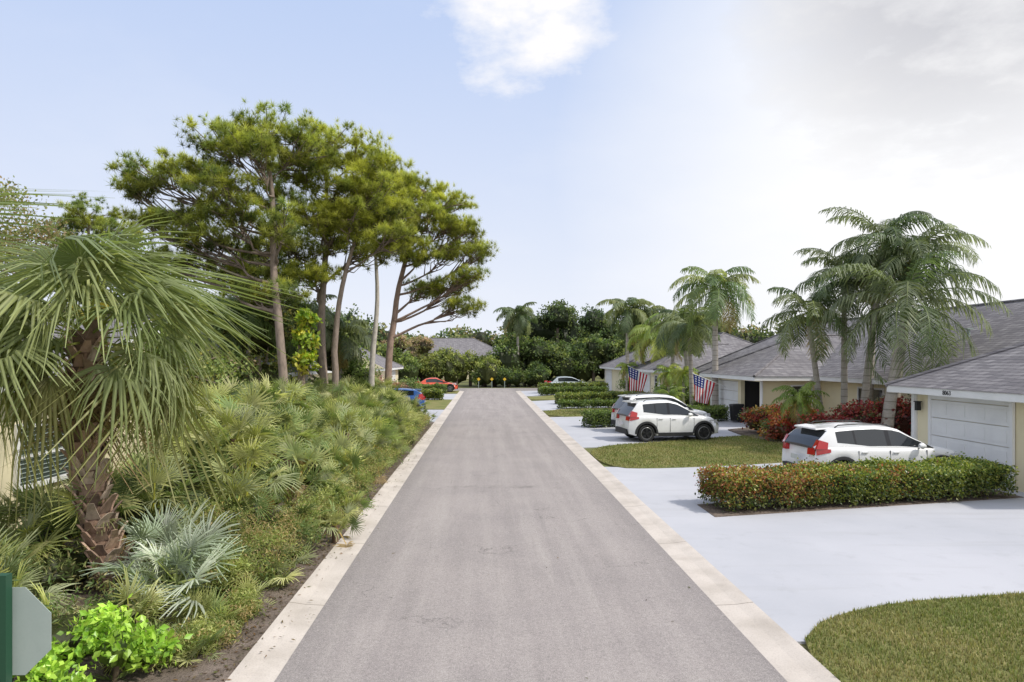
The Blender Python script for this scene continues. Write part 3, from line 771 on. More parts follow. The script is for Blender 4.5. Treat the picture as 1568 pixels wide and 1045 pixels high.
# ------------------------------------------------------------ hedges
def hedge(name,a,b,w,h,n,size,cols,red=None,core=(.02,.03,.012),z0=.05,under=.12):
    a=np.array(a,float); b=np.array(b,float); D=b-a; Ln=np.linalg.norm(D); u=D/Ln; v=np.array([-u[1],u[0]])
    m=MB()
    def W(s,t,z): return np.c_[a[0]+u[0]*s+v[0]*t,a[1]+u[1]*s+v[1]*t,z]
    q=[W(*map(np.array,c))[0] for c in (([.12],[.12-w/2],[z0+.1]),([Ln-.12],[.12-w/2],[z0+.1]),([Ln-.12],[w/2-.12],[z0+.1]),([.12],[w/2-.12],[z0+.1]))]
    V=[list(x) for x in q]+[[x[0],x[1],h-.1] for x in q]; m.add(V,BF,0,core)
    S=rng.uniform(0,Ln,n); ht=h-z0
    ar=np.array([w*Ln,ht*Ln,ht*Ln,ht*w,ht*w]); ar/=ar.sum(); f=rng.choice(5,n,p=ar)
    T=rng.uniform(-w/2,w/2,n); Z=z0+ht*rng.random(n)**.85
    und=(.06*np.sin(S*3.1)+.045*np.sin(S*7.3+1)+.035*np.sin(S*13+T*9))
    Z=np.where(f==0,h+und*.8,Z); T=np.where(f==1,-w/2+und*.8-.03*np.sin(Z*9),T); T=np.where(f==2,w/2+und*.6,T)
    S=np.where(f==3,0+und,S); S=np.where(f==4,Ln+und,S)
    edge=np.clip((np.abs(T)-(w/2-.15))/.15,0,1); Z=np.where(f==0,Z-.09*edge**2,Z)
    P=W(S,T,Z)+rng.normal(size=(n,3))*.035*(h/.8)
    strag=rng.random(n)<.03; P[strag,2]+=rng.uniform(.02,.13,strag.sum())*(f[strag]==0)
    cols=np.asarray(cols); C=cols[rng.integers(0,len(cols),n)]*rng.uniform(.6,1.35,(n,1))
    if red is not None:
        rr=np.clip(1.1-S/(Ln*.55)+.35*np.sin(S*2.3+T*4)+.3*(Z/h-.6),0,1)*(Z>h*.35)
        pick=rng.random(n)<rr*.6
        C[pick]=np.asarray(red)[rng.integers(0,len(red),pick.sum())]*rng.uniform(.7,1.3,(pick.sum(),1))
    C*=(.45+.65*np.clip((Z-z0)/ht,0,1))[:,None]  # leaf colour darkened towards the base, shade painted into the hedge
    P[:,2]=np.maximum(P[:,2],.06)
    inst(m,LEAF,randR(n),size*rng.uniform(.6,1.3,n),P,0,C)
    for s in np.arange(.2,Ln,.35):
        for t in (-w*.25,w*.25):
            p=W(np.array([s]),np.array([t]),np.array([0.03]))[0]; tube(m,[p,p+[rng.normal()*.05,rng.normal()*.05,z0+.15]],.012,5,1,(.12,.09,.06))
    m.build(name,[M_gloss,M_bark])
HG=[(.14,.20,.04),(.24,.28,.05),(.08,.13,.03),(.31,.32,.065)]
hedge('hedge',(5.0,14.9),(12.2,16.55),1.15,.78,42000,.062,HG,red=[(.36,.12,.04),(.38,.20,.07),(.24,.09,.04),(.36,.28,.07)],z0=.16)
HD=[(.09,.14,.035),(.14,.20,.05),(.19,.25,.05)]
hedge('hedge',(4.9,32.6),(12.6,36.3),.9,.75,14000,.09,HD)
hedge('hedge',(5.3,49.2),(12.2,52.3),1.0,.75,9000,.12,HG)
hedge('hedge',(4.9,44.8),(11,46.4),.7,.5,4000,.12,HD)
hedge('hedge',(5.3,65.5),(12.0,68.5),1.0,.85,6000,.15,HG)
hedge('hedge',(5.0,60.9),(11,62.5),.8,.7,4000,.15,HD)
hedge('hedge',(-8.5,55.0),(-3.5,54.4),1.0,.8,6000,.13,HG)
hedge('hedge',(-9,65.2),(-3.8,64.8),1.0,.8,5000,.15,HD)
hedge('hedge',(-9,46.0),(-5.8,45.8),.9,.7,4000,.12,HD)

def bush(name,lobes,K,n,size,cols,leaf=LEAF,mat=M_gloss,core=.65,sub=.3,low=.5):
    m=MB(); leafmass(m,lobes,K,n,size,cols,sub,core,leaf,low=low); 
    for (cx,cy,cz,rx,ry,rz) in lobes[:4]: tube(m,[(cx,cy,0),(cx+.05,cy,cz)],.03,6,1,(.12,.09,.06))
    return m.build(name,[mat,M_bark])
CR=[(.36,.05,.03),(.27,.06,.03),(.40,.16,.05),(.18,.20,.05),(.20,.03,.03),(.46,.32,.08),(.12,.16,.05)]
bush('croton_bush',[(11.9,29.6,.6,.8,.7,.6),(12.9,29.9,.65,.9,.8,.65),(14.0,30.2,.65,.8,.8,.65),(12.4,28.4,.5,.8,.7,.5),(13.5,28.8,.5,.8,.7,.5)],60,26,.13,CR,LEAF)
bush('croton_bush',[(13.5,24.6,.85,1.0,.8,.9),(14.6,24.4,1.0,.9,.8,.95),(12.6,25.6,.6,.8,.7,.6)],70,30,.12,[(.27,.03,.035),(.17,.04,.04),(.10,.10,.04),(.33,.07,.05)],LEAF)
bush('croton_bush',[(11.6,26.9,.45,.7,.7,.45),(12.3,27.3,.5,.7,.6,.5)],50,24,.12,CR,LEAF)
bush('flower_shrub',[(12.6,22.3,.4,.7,.5,.4),(11.6,23.3,.35,.6,.5,.35)],50,24,.08,[(.12,.2,.04),(.2,.28,.06),(.4,.08,.06)])
bush('green_shrub',[(13.4,45.5,.9,1,1,.9),(13,48.6,.8,1,.9,.8),(13.3,61.5,.9,1.2,1,.9)],50,26,.14,HD)
bush('green_shrub',[(13.0,41.1,.6,.6,.7,.6),(13.6,42.6,.8,.9,.8,.8)],50,26,.1,HG)

# ------------------------------------------------------------ palms
def queen_palm(name,base,top,r0,Lf,nf,seed,cols,shaft=True,nl=46,lmax=.62,lowest=-.5,wid=.026):
    r=np.random.default_rng(seed); m=MB()
    b=np.array(base,float); t=np.array(top,float); n=14
    P=np.array([b+(t-b)*s+np.array([(t-b)[0],(t-b)[1],0])*(.35*(s*s-s)) for s in np.linspace(0,1,n)])
    R=r0*(1.15-.4*np.linspace(0,1,n)); R[0]*=1.35
    tube(m,P,R,12,1,(.44,.40,.35))
    for q in range(int((t[2]-b[2])/.28)):
        s=(q+.5)*.28/(t[2]-b[2]); 
        if s>1: break
        c=b+(t-b)*s+np.array([(t-b)[0],(t-b)[1],0])*(.35*(s*s-s)); rr=r0*(1.15-.4*s)*1.03
        tube(m,[c-[0,0,.02],c+[0,0,.02]],rr,12,1,(.28,.26,.22))
    if shaft: tube(m,[t,t+[0,0,.4],t+[0,0,.8]],[r0*.95,r0*.8,r0*.35],10,1,(.22,.3,.10))
    hub=t+np.array([0,0,.55 if shaft else .15])
    for i in range(nf):
        f=(i+.5)/nf; a0=1.35-(1.35-lowest)*f**1.1+r.normal()*.08; 
        T=frond(Lf*r.uniform(.85,1.08)*(1-.12*(f<.15)),a0,1.5+.7*r.random(),nl,lmax,1.0,seed*100+i,wid)
        c=np.array(cols[r.integers(0,len(cols))])*r.uniform(.8,1.2)*1.75
        if f>.93 and r.random()<.6: c=np.array([.34,.27,.12])
        inst(m,T,basis(np.array([i*2.399+r.normal()*.15]),0,r.normal()*.12),1,hub[None],0,c[None])
    m.build(name,[M_leaf,M_palmbark])
QC=[(.085,.105,.055),(.11,.13,.07),(.14,.16,.07),(.065,.09,.045)]
QD=[(.09,.11,.06),(.12,.14,.085),(.06,.085,.04)]
YC=[(.16,.2,.05),(.2,.22,.06),(.12,.17,.04)]
queen_palm('queen_palm',(13.6,27.5,0),(12.9,27.2,4.6),.12,2.4,17,1,QC)
queen_palm('queen_palm',(14.2,27.0,0),(14.3,27.2,6.0),.12,2.6,18,2,QD)
queen_palm('queen_palm',(14.4,26.2,0),(15.3,26.2,7.2),.13,2.9,20,3,QD)
queen_palm('queen_palm',(15.3,27.3,0),(15.8,27.6,6.4),.13,2.7,18,5,QC)
queen_palm('queen_palm',(13.9,23.8,0),(14.7,23.9,4.7),.19,3.6,24,4,QD,lmax=.8,lowest=-.7)
queen_palm('queen_palm',(14.6,24.6,0),(15.7,25,6.5),.14,2.7,20,6,QD)
queen_palm('queen_palm',(12.9,38.3,0),(12.9,38.3,6.7),.17,2.9,24,7,[(.13,.17,.07),(.17,.19,.08),(.09,.13,.06)],lmax=.78,wid=.034)
queen_palm('queen_palm',(12.6,41.5,0),(12.4,41.5,4.6),.14,2.6,18,17,QC,lmax=.7,wid=.034)
queen_palm('queen_palm',(14.1,47,0),(13.6,47,5.2),.15,2.8,18,8,QC,lmax=.75,wid=.04)
queen_palm('queen_palm',(13.6,50.3,0),(13.9,50,5.2),.15,2.8,18,9,YC,lmax=.75,wid=.04)
queen_palm('queen_palm',(12.9,62,0),(12.9,62,7.2),.16,3.2,20,10,QC,lmax=.8,wid=.05)
queen_palm('queen_palm',(14.6,63,0),(14.5,63,6.4),.16,3.2,20,11,QC,lmax=.8,wid=.05)
queen_palm('queen_palm',(3.9,82,0),(3.9,82,8.0),.17,3.2,18,12,QC,lmax=.8,wid=.06)
queen_palm('queen_palm',(14.2,57,0),(14.2,57,4.6),.16,3.0,18,13,YC,lmax=.8,wid=.05)
for i,(x,y,h) in enumerate([(12.2,26.6,1.6),(12.6,43.5,2.2),(12.4,46.3,2.2),(12.0,58,2.4),(10.9,40.5,.9)]):
    queen_palm('pygmy_date_palm',(x,y,0),(x+.05,y,h),.09,1.25,22,30+i,YC if i else [(.10,.15,.04),(.14,.18,.05)],False,30,.28,-.5,.02)
queen_palm('queen_palm',(-9.5,36,0),(-9.5,36,5.0),.15,2.6,18,20,QC,lmax=.7,wid=.04)
queen_palm('queen_palm',(-10.5,30,0),(-10.4,30,4.6),.15,2.6,18,21,[(.05,.08,.03),(.07,.1,.03)],lmax=.7,wid=.03)
queen_palm('queen_palm',(-8.2,38,0),(-8.0,38,4.0),.13,2.4,16,22,QC,lmax=.7,wid=.04)

FANS_BIG=[fan(30,R0,L0,math.radians(250),dr,tp,s,True,.40) for s,(R0,L0,dr,tp) in enumerate([(.92,.90,.20,1.2),(.86,1.1,.15,1.0),(.95,.75,.30,1.5),(.88,1.0,.30,1.7),(.84,1.25,.13,.8)])]
def sabal(name,base,mid,top,seed,nleaf=30,scale=1.0,dead=8,elmin=-.5):
    r=np.random.default_rng(seed); m=MB()
    b,md,t=[np.array(q,float) for q in (base,mid,top)]
    S=np.linspace(0,1,18); P=np.array([b*(1-s)**2+2*md*s*(1-s)+t*s*s for s in S])
    tube(m,P,.165,14,1,(.26,.17,.12))
    nb=150
    for i in range(nb):
        s=.02+.96*i/nb; c=b*(1-s)**2+2*md*s*(1-s)+t*s*s
        a=i*2.399; out=np.array([math.cos(a),math.sin(a),0]); sd=np.array([-math.sin(a),math.cos(a),0])
        ln=r.uniform(.16,.30); w0,w1=.10,.04; tilt=r.uniform(.4,.8)
        p0=c+out*.145; up=np.array([0,0,1.])
        p1=p0+up*ln*.55+out*ln*tilt*.45; p2=p0+up*ln+out*ln*tilt+sd*r.normal()*.03
        th=out*.03
        V=[p0-sd*w0,p0+sd*w0,p1+sd*w1*1.5,p1-sd*w1*1.5,p2+sd*w1,p2-sd*w1]
        V2=[v+th for v in V[:]]
        base_c=np.array([[.50,.35,.26],[.42,.28,.21],[.58,.46,.36],[.26,.18,.14]])[r.integers(0,4)]*r.uniform(.7,1.15)
        m.add(V+V2,[[6,7,8,9],[9,8,10,11],[0,3,9,6],[3,5,11,9],[1,7,8,2],[2,8,10,4],[4,10,11,5],[0,1,2,3],[3,2,4,5]],1,base_c)
    hub=t+np.array([0,0,.05])
    for i in range(nleaf):
        f=(i+.5)/nleaf; el=1.35-(1.35-elmin)*f**.85+r.normal()*.1
        T=FANS_BIG[r.integers(0,5)]
        g=r.random(); c=np.array([.16,.205,.08])*(1-g)+np.array([.31,.34,.15])*g
        if f>.85: c=c*.6+np.array([.28,.23,.09])*.4
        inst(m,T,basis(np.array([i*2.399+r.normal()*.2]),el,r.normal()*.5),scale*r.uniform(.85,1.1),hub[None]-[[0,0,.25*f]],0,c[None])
    for i in range(dead):
        T=FANS_BIG[3]; c=np.array([.36,.26,.14])*r.uniform(.6,1.2)
        inst(m,T,basis(np.array([r.uniform(0,2*pi)]),-1.0+r.normal()*.15,r.normal()*.5),scale*r.uniform(.5,.7),hub[None]-[[0,0,.3]],0,c[None])
    for i in range(10):
        a=r.uniform(0,2*pi); tube(m,[hub,hub+np.array([math.cos(a)*.25,math.sin(a)*.25,.35])],[.04,.02],5,0,(.5,.42,.08))
    m.build(name,[M_leaf,M_bark])
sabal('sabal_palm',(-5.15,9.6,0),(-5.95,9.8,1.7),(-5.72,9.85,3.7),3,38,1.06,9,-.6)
sabal('sabal_palm',(-8.2,10.2,0),(-8.2,10.2,2),(-8.6,10.2,4.2),5,26,1.05,4)

# saw palmettos
def fset(n,R,Lp,sp,pl,s0): return [fan(n,R,Lp,math.radians(sp),dr,tp,s0+s,pl,.38,.55) for s,(dr,tp) in enumerate([(.10,.2),(.0,.05),(.2,.4),(.05,.12)])]
FS=fset(18,.46,.55,230,False,50); FSn=fset(22,.48,.55,240,True,70)
def palmetto(m,x,y,z,n,scale,cols,r,near):
    Ts=FSn if near else FS
    for i in range(n):
        el=r.uniform(.2,1.35); c=np.array(cols[r.integers(0,len(cols))])*r.uniform(.55,1.4)
        inst(m,Ts[r.integers(0,4)],basis(np.array([i*2.399+r.normal()*.3]),el,r.normal()*.5),scale*r.uniform(.7,1.15),np.array([[x,y,z-r.uniform(0,.3)]]),0,c[None])
PG=[(.25,.31,.12),(.36,.39,.17),(.17,.23,.08),(.47,.47,.22),(.33,.36,.20),(.40,.42,.15)]
PS=[(.42,.47,.37),(.33,.39,.29),(.48,.52,.43)]
m=MB(); r=np.random.default_rng(5)
for y in np.arange(8.2,34.5,.8):
    for x in np.arange(-2.95,-10.5,-.8):
        xx=x+r.normal()*.25; yy=y+r.normal()*.3
        if yy<9.9 and xx>-6.6: continue
        if abs(xx+5.15)<.45 and yy<10.5: continue
        if yy<15.5 and xx<-6.6 and r.random()<.3: continue
        if xx<-8.3 and yy<23.5: continue
        dist=-(xx+2.62+.15*math.sin(yy*.9))
        if dist<.15: continue
        z=min(1.65,.22+dist*.62)*r.uniform(.55,1.3)
        if yy<11: z*=.55
        if yy<15.5 and xx<-6.3: z=min(z,.55)
        if y>22: z*=.85
        palmetto(m,xx,yy,z,11 if xx>-7 else 7,.95 if dist>.7 else .6,PG,r,yy<13)
        if r.random()<.4: tube(m,[(xx,yy,0),(xx,yy,z)],.06,6,1,(.18,.12,.08))
        if r.random()<.35:
            for q in range(2): inst(m,FS[2],basis(np.array([r.uniform(0,6.28)]),-.7,0),.8,np.array([[xx,yy,z]]),0,np.array([[.38,.28,.14]]))
m.build('saw_palmetto_thicket',[M_leaf,M_bark])
for i,(x,y,z) in enumerate([(-3.95,8.75,.45),(-4.4,9.3,.55)]):
    m=MB(); palmetto(m,x,y,z,20,1.0,PS,r,True); m.build('silver_saw_palmetto',[M_leaf])
for i,(x,y,z,s) in enumerate([(-4.75,7.6,.15,.7),(-4.1,7.9,.12,.7),(-5.7,8.1,.3,.8),(-6.3,8.6,.45,.9),(-3.6,9.6,.2,.7),(-3.45,8.2,.08,.6),(-6.6,9.4,.6,.95),(-3.15,8.9,.05,.5),(-3.2,7.5,.05,.5),(-3.5,7.7,.1,.55),(-3.7,7.2,.05,.5),(-3.05,9.9,.05,.5)]):
    m=MB(); palmetto(m,x,y,z,15,s,PG,r,True); m.build('saw_palmetto',[M_leaf])
FERN=[(.25,.29,.09),(.34,.35,.13),(.18,.23,.06),(.36,.28,.13)]
lob=[]
for y in np.arange(7.2,34,1.3):
    for x in (-3.5,-4.6,-6.0,-7.6,-9.3):
        if x<-9 and y<23.5: continue
        if y<9.6 and x>-4: continue
        h=min(1.5,.3+(-(x+2.9))*.5)*(0.5 if y<10.5 else 1)
        if x<-7 and y<15.5: h=.7
        lob.append((x+r.normal()*.2,y+r.normal()*.3,h*.4,.75,.8,h*.65))
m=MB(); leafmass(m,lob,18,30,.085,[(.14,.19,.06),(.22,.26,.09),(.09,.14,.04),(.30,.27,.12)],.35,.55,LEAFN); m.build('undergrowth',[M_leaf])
fl=[(-3.3,10.2,.35,.5,.7,.5),(-3.15,11.4,.4,.42,.7,.5),(-3.5,9.4,.25,.4,.5,.35),(-4.1,10.5,.6,.6,.7,.6),(-3.1,12.8,.35,.38,.7,.5),(-3.1,14.3,.3,.36,.7,.4),(-3.02,16.2,.3,.36,.9,.4),(-3.0,18.2,.3,.36,.9,.4),(-3.0,20.4,.3,.36,1.0,.4),(-3.0,23,.3,.36,1.2,.4),(-3.05,26,.35,.4,1.4,.45),(-3.05,29,.35,.4,1.4,.45),(-3.05,32,.35,.4,1.4,.45),(-3.1,8.6,.12,.3,.45,.2),(-3.2,7.8,.1,.3,.4,.18),(-3.45,7.4,.1,.25,.3,.16)]
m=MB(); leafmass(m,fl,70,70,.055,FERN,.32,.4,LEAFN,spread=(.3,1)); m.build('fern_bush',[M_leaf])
LM=[(.31,.48,.06),(.38,.54,.08),(.20,.36,.04)]
bush('lime_shrub',[(-3.75,6.9,.35,.33,.3,.38),(-3.5,7.1,.22,.25,.22,.24),(-3.95,7.1,.4,.3,.3,.3)],34,12,.085,LM,LEAF,M_gloss,.4,.3,.55)
bush('lime_shrub',[(-4.35,6.6,.25,.35,.3,.33),(-4.75,6.8,.3,.35,.3,.33),(-4.0,6.3,.2,.3,.3,.25)],34,12,.085,LM,LEAF,M_gloss,.4,.3,.55)

# ------------------------------------------------------------ pines
r=np.random.default_rng(9)
nn=22; tV=[];tF=[];tC=[]
for i in range(nn):
    a=i*2.399; el_=-.5+1.9*((i+.5)/nn); d=np.array([math.cos(a)*math.cos(el_),math.sin(a)*math.cos(el_),math.sin(el_)])
    s=np.cross(d,[.3,.2,.9]); s/=np.linalg.norm(s); l=r.uniform(.8,1.1); b=len(tV)
    tV+=[list(-s*.05),list(s*.05),list(d*l)]; tF.append([b,b+1,b+2]); tC+=[[.6]*3,[.6]*3,[1.25,1.22,1.05]]
TUFT=(np.array(tV),np.array(tF),np.array(tC))
def pine(name,trunk,r0,lobes,seed,K=27,nt_=11,bark=(.31,.245,.20),yel=.5,size=.26):
    r=np.random.default_rng(seed); m=MB()
    T=np.array(trunk,float); s=np.linspace(0,1,len(T)); S=np.linspace(0,1,16)
    P=np.stack([np.interp(S,s,T[:,k]) for k in range(3)],-1)
    P[1:-1,:2]+=np.sin(S[1:-1,None]*9+seed)*.10*np.array([1,.6])
    R=r0*(1-.72*S**1.1); R[0]*=1.25
    tube(m,P,R,10,1,bark)
    for (cx,cy,cz,rx,rz) in lobes:
        rx*=1.12; rz*=1.3
        c=np.array([cx,cy,cz]); hd=np.linalg.norm(c[:2]-np.array([np.interp(cz,P[:,2],P[:,0]),np.interp(cz,P[:,2],P[:,1])]))
        za=np.clip(cz-.35*hd-.9,P[0,2]+.38*(P[-1,2]-P[0,2]),P[-1,2]-.1)
        a=np.array([np.interp(za,P[:,2],P[:,0]),np.interp(za,P[:,2],P[:,1]),za])
        ra=np.interp(za,P[:,2],R)*.5
        ctl=(a+c)/2+np.array([0,0,-.12*hd])+r.normal(size=3)*.25
        U=np.linspace(0,1,9)[:,None]; B=a*(1-U)**2+2*ctl*U*(1-U)+c*U*U+np.sin(U*11+seed)*.07
        rb=ra*(1-.75*U[:,0])
        tube(m,B,rb,6,1,np.array(bark)*.85)
        k=int(K*max(.7,rx/1.3)); d=r.normal(size=(k,3)); d/=np.linalg.norm(d,axis=1)[:,None]
        CC=c+d*np.array([rx,rx,rz])*r.uniform(.4,1.12,(k,1))
        for q in range(k):
            u=r.uniform(.45,1); p=a*(1-u)**2+2*ctl*u*(1-u)+c*u*u
            e=CC[q]; mid=(p+e)/2+np.array([0,0,-.12])+r.normal(size=3)*.1
            tube(m,[p,mid,e],[.032,.02,.012],4,1,np.array(bark)*.75)
            n=nt_; off=r.normal(size=(n,3))*np.array([.18,.18,.11])*r.uniform(.7,1.3); Q=e+off
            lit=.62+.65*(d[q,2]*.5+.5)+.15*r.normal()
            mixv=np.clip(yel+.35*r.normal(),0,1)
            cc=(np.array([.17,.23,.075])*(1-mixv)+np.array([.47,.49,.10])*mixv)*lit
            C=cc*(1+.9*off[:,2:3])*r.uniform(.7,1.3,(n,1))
            inst(m,TUFT,basis(r.uniform(0,2*pi,n),r.normal(size=n)*.45,r.normal(size=n)*.3),size*r.uniform(.75,1.2,n),Q,0,C)
    m.build(name,[M_leaf,M_bark])
def LB(Y,l): return [(x,Y+dy,z,rx,rz) for x,z,rx,rz,dy in l]
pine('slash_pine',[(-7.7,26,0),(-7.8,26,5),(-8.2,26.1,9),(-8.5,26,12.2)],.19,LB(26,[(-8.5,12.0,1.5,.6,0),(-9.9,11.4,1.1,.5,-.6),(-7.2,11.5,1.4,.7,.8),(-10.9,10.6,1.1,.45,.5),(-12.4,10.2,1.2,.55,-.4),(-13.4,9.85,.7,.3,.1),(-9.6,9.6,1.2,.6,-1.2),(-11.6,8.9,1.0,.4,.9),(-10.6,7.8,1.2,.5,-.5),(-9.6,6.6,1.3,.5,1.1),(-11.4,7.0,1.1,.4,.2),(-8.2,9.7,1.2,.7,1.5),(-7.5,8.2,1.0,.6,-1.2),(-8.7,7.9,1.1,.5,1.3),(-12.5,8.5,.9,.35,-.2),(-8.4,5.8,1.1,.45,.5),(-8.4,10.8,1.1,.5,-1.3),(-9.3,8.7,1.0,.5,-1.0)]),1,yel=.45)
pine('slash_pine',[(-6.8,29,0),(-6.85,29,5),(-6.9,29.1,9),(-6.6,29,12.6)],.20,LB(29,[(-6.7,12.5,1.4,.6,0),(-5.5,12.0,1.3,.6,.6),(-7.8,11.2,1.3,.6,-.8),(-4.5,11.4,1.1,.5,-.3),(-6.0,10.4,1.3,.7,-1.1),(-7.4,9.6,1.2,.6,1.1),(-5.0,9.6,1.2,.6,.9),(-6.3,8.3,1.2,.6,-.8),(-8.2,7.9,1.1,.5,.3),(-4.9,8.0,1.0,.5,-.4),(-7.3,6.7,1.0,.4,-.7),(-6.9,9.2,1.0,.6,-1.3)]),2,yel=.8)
pine('slash_pine',[(-6.4,28.6,0),(-6.35,28.5,3.6),(-5.7,28.3,7),(-5.1,28.2,10)],.17,LB(28.3,[(-5.0,10.3,1.1,.6,0),(-4.1,9.5,1.0,.5,.4),(-5.6,9.0,.9,.5,-.6),(-3.8,8.3,.8,.4,-.2)]),6,yel=.8)
pine('slash_pine',[(-5.25,32,0),(-5.2,32,4),(-5.15,32,7.5),(-5.0,32,10.8)],.16,LB(32,[(-5.0,11.0,1.2,.6,0),(-4.3,10.0,1.0,.5,.5),(-5.9,9.8,1.1,.5,-.5),(-4.6,8.6,.9,.4,.4)]),3,yel=.85,bark=(.50,.46,.40))
pine('slash_pine',[(-4.75,34,0),(-4.75,34,4),(-4.5,34,6.5),(-3.5,34,9.5),(-2.9,34,11.5)],.20,LB(34,[(-4.4,12.0,1.3,.5,0),(-3.0,11.8,1.3,.5,.5),(-1.8,10.9,1.1,.5,-.3),(-1.0,9.7,1.0,.45,.3),(-.5,8.6,.9,.5,0),(-2.7,10.1,1.2,.6,-.9),(-5.6,10.8,1.1,.5,-.4),(-4.2,9.3,1.1,.6,.9),(-3.2,8.4,1.1,.5,-.7),(-1.9,8.6,.9,.4,.5),(-.8,7.3,.8,.4,-.3),(-2.0,6.9,.9,.4,.3),(-1.2,5.9,.8,.35,0),(-3.1,6.9,.8,.35,.7),(-3.6,10.9,1.1,.5,-.6),(-1.6,9.9,.9,.4,-.4)]),4,yel=.65,bark=(.35,.25,.20))
pine('slash_pine',[(-11,33,0),(-11.2,33,4),(-11,33,8)],.18,LB(33,[(-11,8.2,1.4,.6,0),(-12.4,7.4,1.2,.5,.3),(-9.8,7.4,1.2,.5,-.3),(-12.2,6.0,1.2,.5,0),(-10,5.9,1.1,.5,.5)]),7,yel=.3)
pine('slash_pine',[(-24.5,42,0),(-24.5,42,6),(-24.3,42,12)],.22,LB(42,[(-24.3,12.2,1.6,.7,0),(-26,11.4,1.5,.6,.3),(-22.6,11.2,1.5,.6,-.3),(-25,9.9,1.7,.7,0),(-22.5,9.6,1.4,.6,.5)]),8,yel=.3)

# ------------------------------------------------------------ broadleaf
def tree(name,base,h,lobes,cols,K,n,size,leaf=LEAF,core=.5,r0=.2,bark=(.28,.22,.17),low=.5,sub=.28):
    m=MB(); b=np.array(base,float); t=b+[0,0,h]
    tube(m,[b,b+[.1,0,h*.5],t],[r0*1.2,r0*.8,r0*.4],9,1,bark)
    for (cx,cy,cz,rx,ry,rz) in lobes:
        a=b+[0.05,0,h*.55]; c=np.array([cx,cy,cz]); tube(m,[a,(a+c)/2+[0,0,-.2],c],[r0*.5,r0*.3,r0*.12],6,1,bark)
        for q in range(5):
            e=c+rng.normal(size=3)*np.array([rx,ry,rz])*.5; tube(m,[c,(c+e)/2,e],[r0*.14,r0*.08,.01],4,1,bark)
    leafmass(m,lobes,K,n,size,cols,sub,core,leaf,low=low)
    m.build(name,[M_leaf,M_bark])
DG=[(.07,.11,.042),(.095,.14,.052),(.055,.085,.037),(.14,.17,.065)]
OG=[(.2,.22,.09),(.26,.26,.11),(.15,.18,.07),(.3,.23,.14)]
MG=[(.14,.2,.06),(.2,.26,.08),(.1,.15,.045),(.26,.3,.09)]
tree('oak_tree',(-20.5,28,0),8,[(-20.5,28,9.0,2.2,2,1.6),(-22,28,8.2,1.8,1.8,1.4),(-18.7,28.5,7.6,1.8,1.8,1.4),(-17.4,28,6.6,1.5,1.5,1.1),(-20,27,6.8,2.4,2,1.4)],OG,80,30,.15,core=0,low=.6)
tree('oak_tree',(-16,30,0),6,[(-16,30,7.6,1.8,1.6,1.2),(-14.5,30,6.4,1.5,1.5,1.1),(-17.5,30,6.2,1.5,1.5,1.2),(-13.4,31,5.4,1.5,1.3,1.1)],MG,60,30,.14,core=.4)
FG=[(.20,.24,.07),(.28,.29,.09),(.13,.18,.05),(.36,.31,.09)]
tree('strangler_fig',(-9.8,29.5,0),3.4,[(-9.6,30.5,4.4,1.6,1.4,1.2),(-10.8,30.5,3.8,1.5,1.4,1.2),(-11.6,31,4.8,1.4,1.3,1.0),(-9.9,30,2.4,1.8,1.4,1.2)],FG,50,28,.15,core=.55)
tree('vine_covered_tree',(-7.6,27.9,0),4.2,[(-7.3,27.9,4.7,.45,.4,.6),(-7.35,27.8,3.9,.5,.4,.7),(-7.3,27.8,3.0,.45,.4,.7)],[(.44,.48,.05),(.54,.50,.07),(.20,.32,.05),(.32,.42,.06)],26,16,.2,core=.35)
tree('understory_tree',(-9.2,20,0),2.6,[(-9.0,19.6,3.0,1.1,1.0,.9),(-8.2,20.6,2.4,1.0,.9,.9),(-10.0,20.5,3.5,1.1,1.0,.8)],MG+FG,44,26,.12,core=.5)
tree('understory_tree',(-8.6,39,0),3,[(-8.6,39,3.4,1.7,1.4,1.3),(-10.6,39,3.8,1.8,1.5,1.5),(-12.6,38,4.2,1.8,1.5,1.5),(-7.2,38.5,2.2,1.2,1.2,1.0),(-14.5,37,4.0,1.8,1.5,1.5)],MG,44,26,.18,core=.6)
tree('understory_tree',(-12,26,0),3,[(-12,26,3.8,1.8,1.4,1.2),(-14,27,4.4,1.8,1.4,1.4),(-10.4,26.5,2.8,1.4,1.2,1.0)],MG+OG,44,26,.16,core=.6)
bush('green_shrub',[(-5.4,36.6,.7,1,.8,.8),(-6.8,36.4,.9,1,.9,.9),(-8.2,36.5,1.0,1,.9,1.0),(-9.6,36.5,1.2,1.1,.9,1.2)],50,26,.12,MG)
bush('bougainvillea',[(-8.3,50,1.2,1.2,1,1.2),(-7.2,48.5,.9,.9,.9,.9),(-6.6,51,.8,.9,.9,.8)],46,24,.13,[(.42,.16,.18),(.32,.24,.11),(.18,.23,.08),(.3,.2,.14)])
bush('green_shrub',[(-6,53,.9,1,1,.9),(-7.6,47,.7,.9,.9,.7),(-9,52.5,1.3,1.2,1.1,1.3)],46,24,.14,MG)

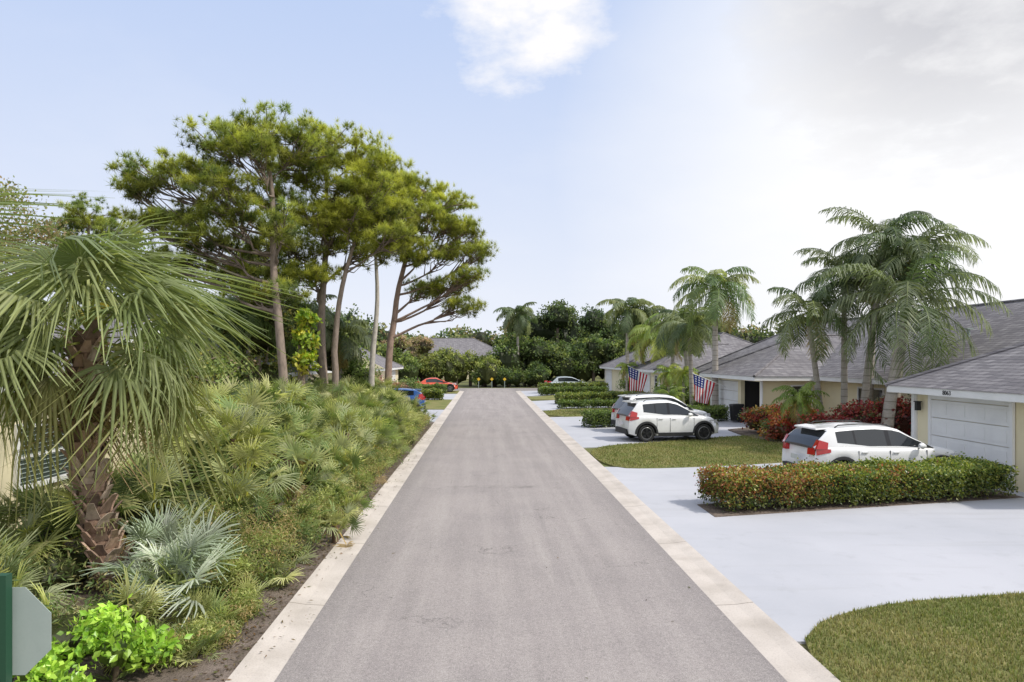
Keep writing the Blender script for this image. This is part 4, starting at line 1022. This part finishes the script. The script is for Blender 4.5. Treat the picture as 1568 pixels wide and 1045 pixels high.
def mass(name,specs,K,n,size,core=.72,sub=.26):
    m=MB()
    for lobes,cols in specs: leafmass(m,lobes,K,n,size,cols,sub,core)
    for lobes,cols in specs:
        for (cx,cy,cz,rx,ry,rz) in lobes[::2]: tube(m,[(cx,cy,0),(cx,cy,cz)],.2,6,1,(.15,.12,.1))
    m.build(name,[M_leaf,M_bark])
r=np.random.default_rng(21)
def row(x0,x1,y,z0,z1,step,rad,jy=2):
    o=[]; x=x0
    while x<x1:
        h=r.uniform(z0,z1); o.append((x,y+r.normal()*jy,h-rad*.9,rad*r.uniform(.8,1.25),rad,rad)); o.append((x+r.normal(),y-1+r.normal()*jy,h*.45,rad*1.1,rad,h*.45)); x+=step*r.uniform(.7,1.2)
    return o
mass('tree_line',[(row(4.5,17,90,7.5,10.4,2.1,2.0),DG),(row(3,20,84,4.5,6.5,2.2,1.7,1),DG+MG),(row(16,34,98,7.5,9.8,3,2.4),DG+OG)],40,28,.30)
mass('roadside_shrubbery',[(row(-14,-9,80,3.6,5.0,1.7,1.4,.8),MG),(row(-9,1.5,82,3.4,4.6,1.5,1.3,.8),[(.22,.26,.07),(.30,.32,.09),(.15,.19,.06)]),(row(-13,-7,84,5,6.2,1.6,1.1,1),[(.40,.27,.20),(.30,.26,.13),(.24,.25,.10)]),(row(0,7,80.5,1.8,2.8,1.3,1.0,.5),DG+MG)],34,24,.24)
mass('tree_line',[(row(-70,-15,130,8,11,5,4,4),DG+OG),(row(-15,60,140,8,9.5,5,3.8,4),DG+OG),(row(60,200,150,9,13,9,6,5),DG),(row(-200,-70,150,9,14,9,6,5),DG)],28,18,.75)
mass('tree_line',[(row(-34,-12,76,7,9.5,3,2.3,3),MG+DG),(row(-44,-18,52,6,8.5,3,2.2,2),MG+OG)],30,22,.34)
mass('tree_line',[(row(28,80,80,7,8.5,4,2.6,4),DG+OG),(row(30,60,45,4.5,5.5,4,2.2,2),DG)],26,20,.4)
print('objects',len(bpy.data.objects),'polys',sum(len(o.data.polygons) for o in bpy.data.objects if o.type=='MESH'))
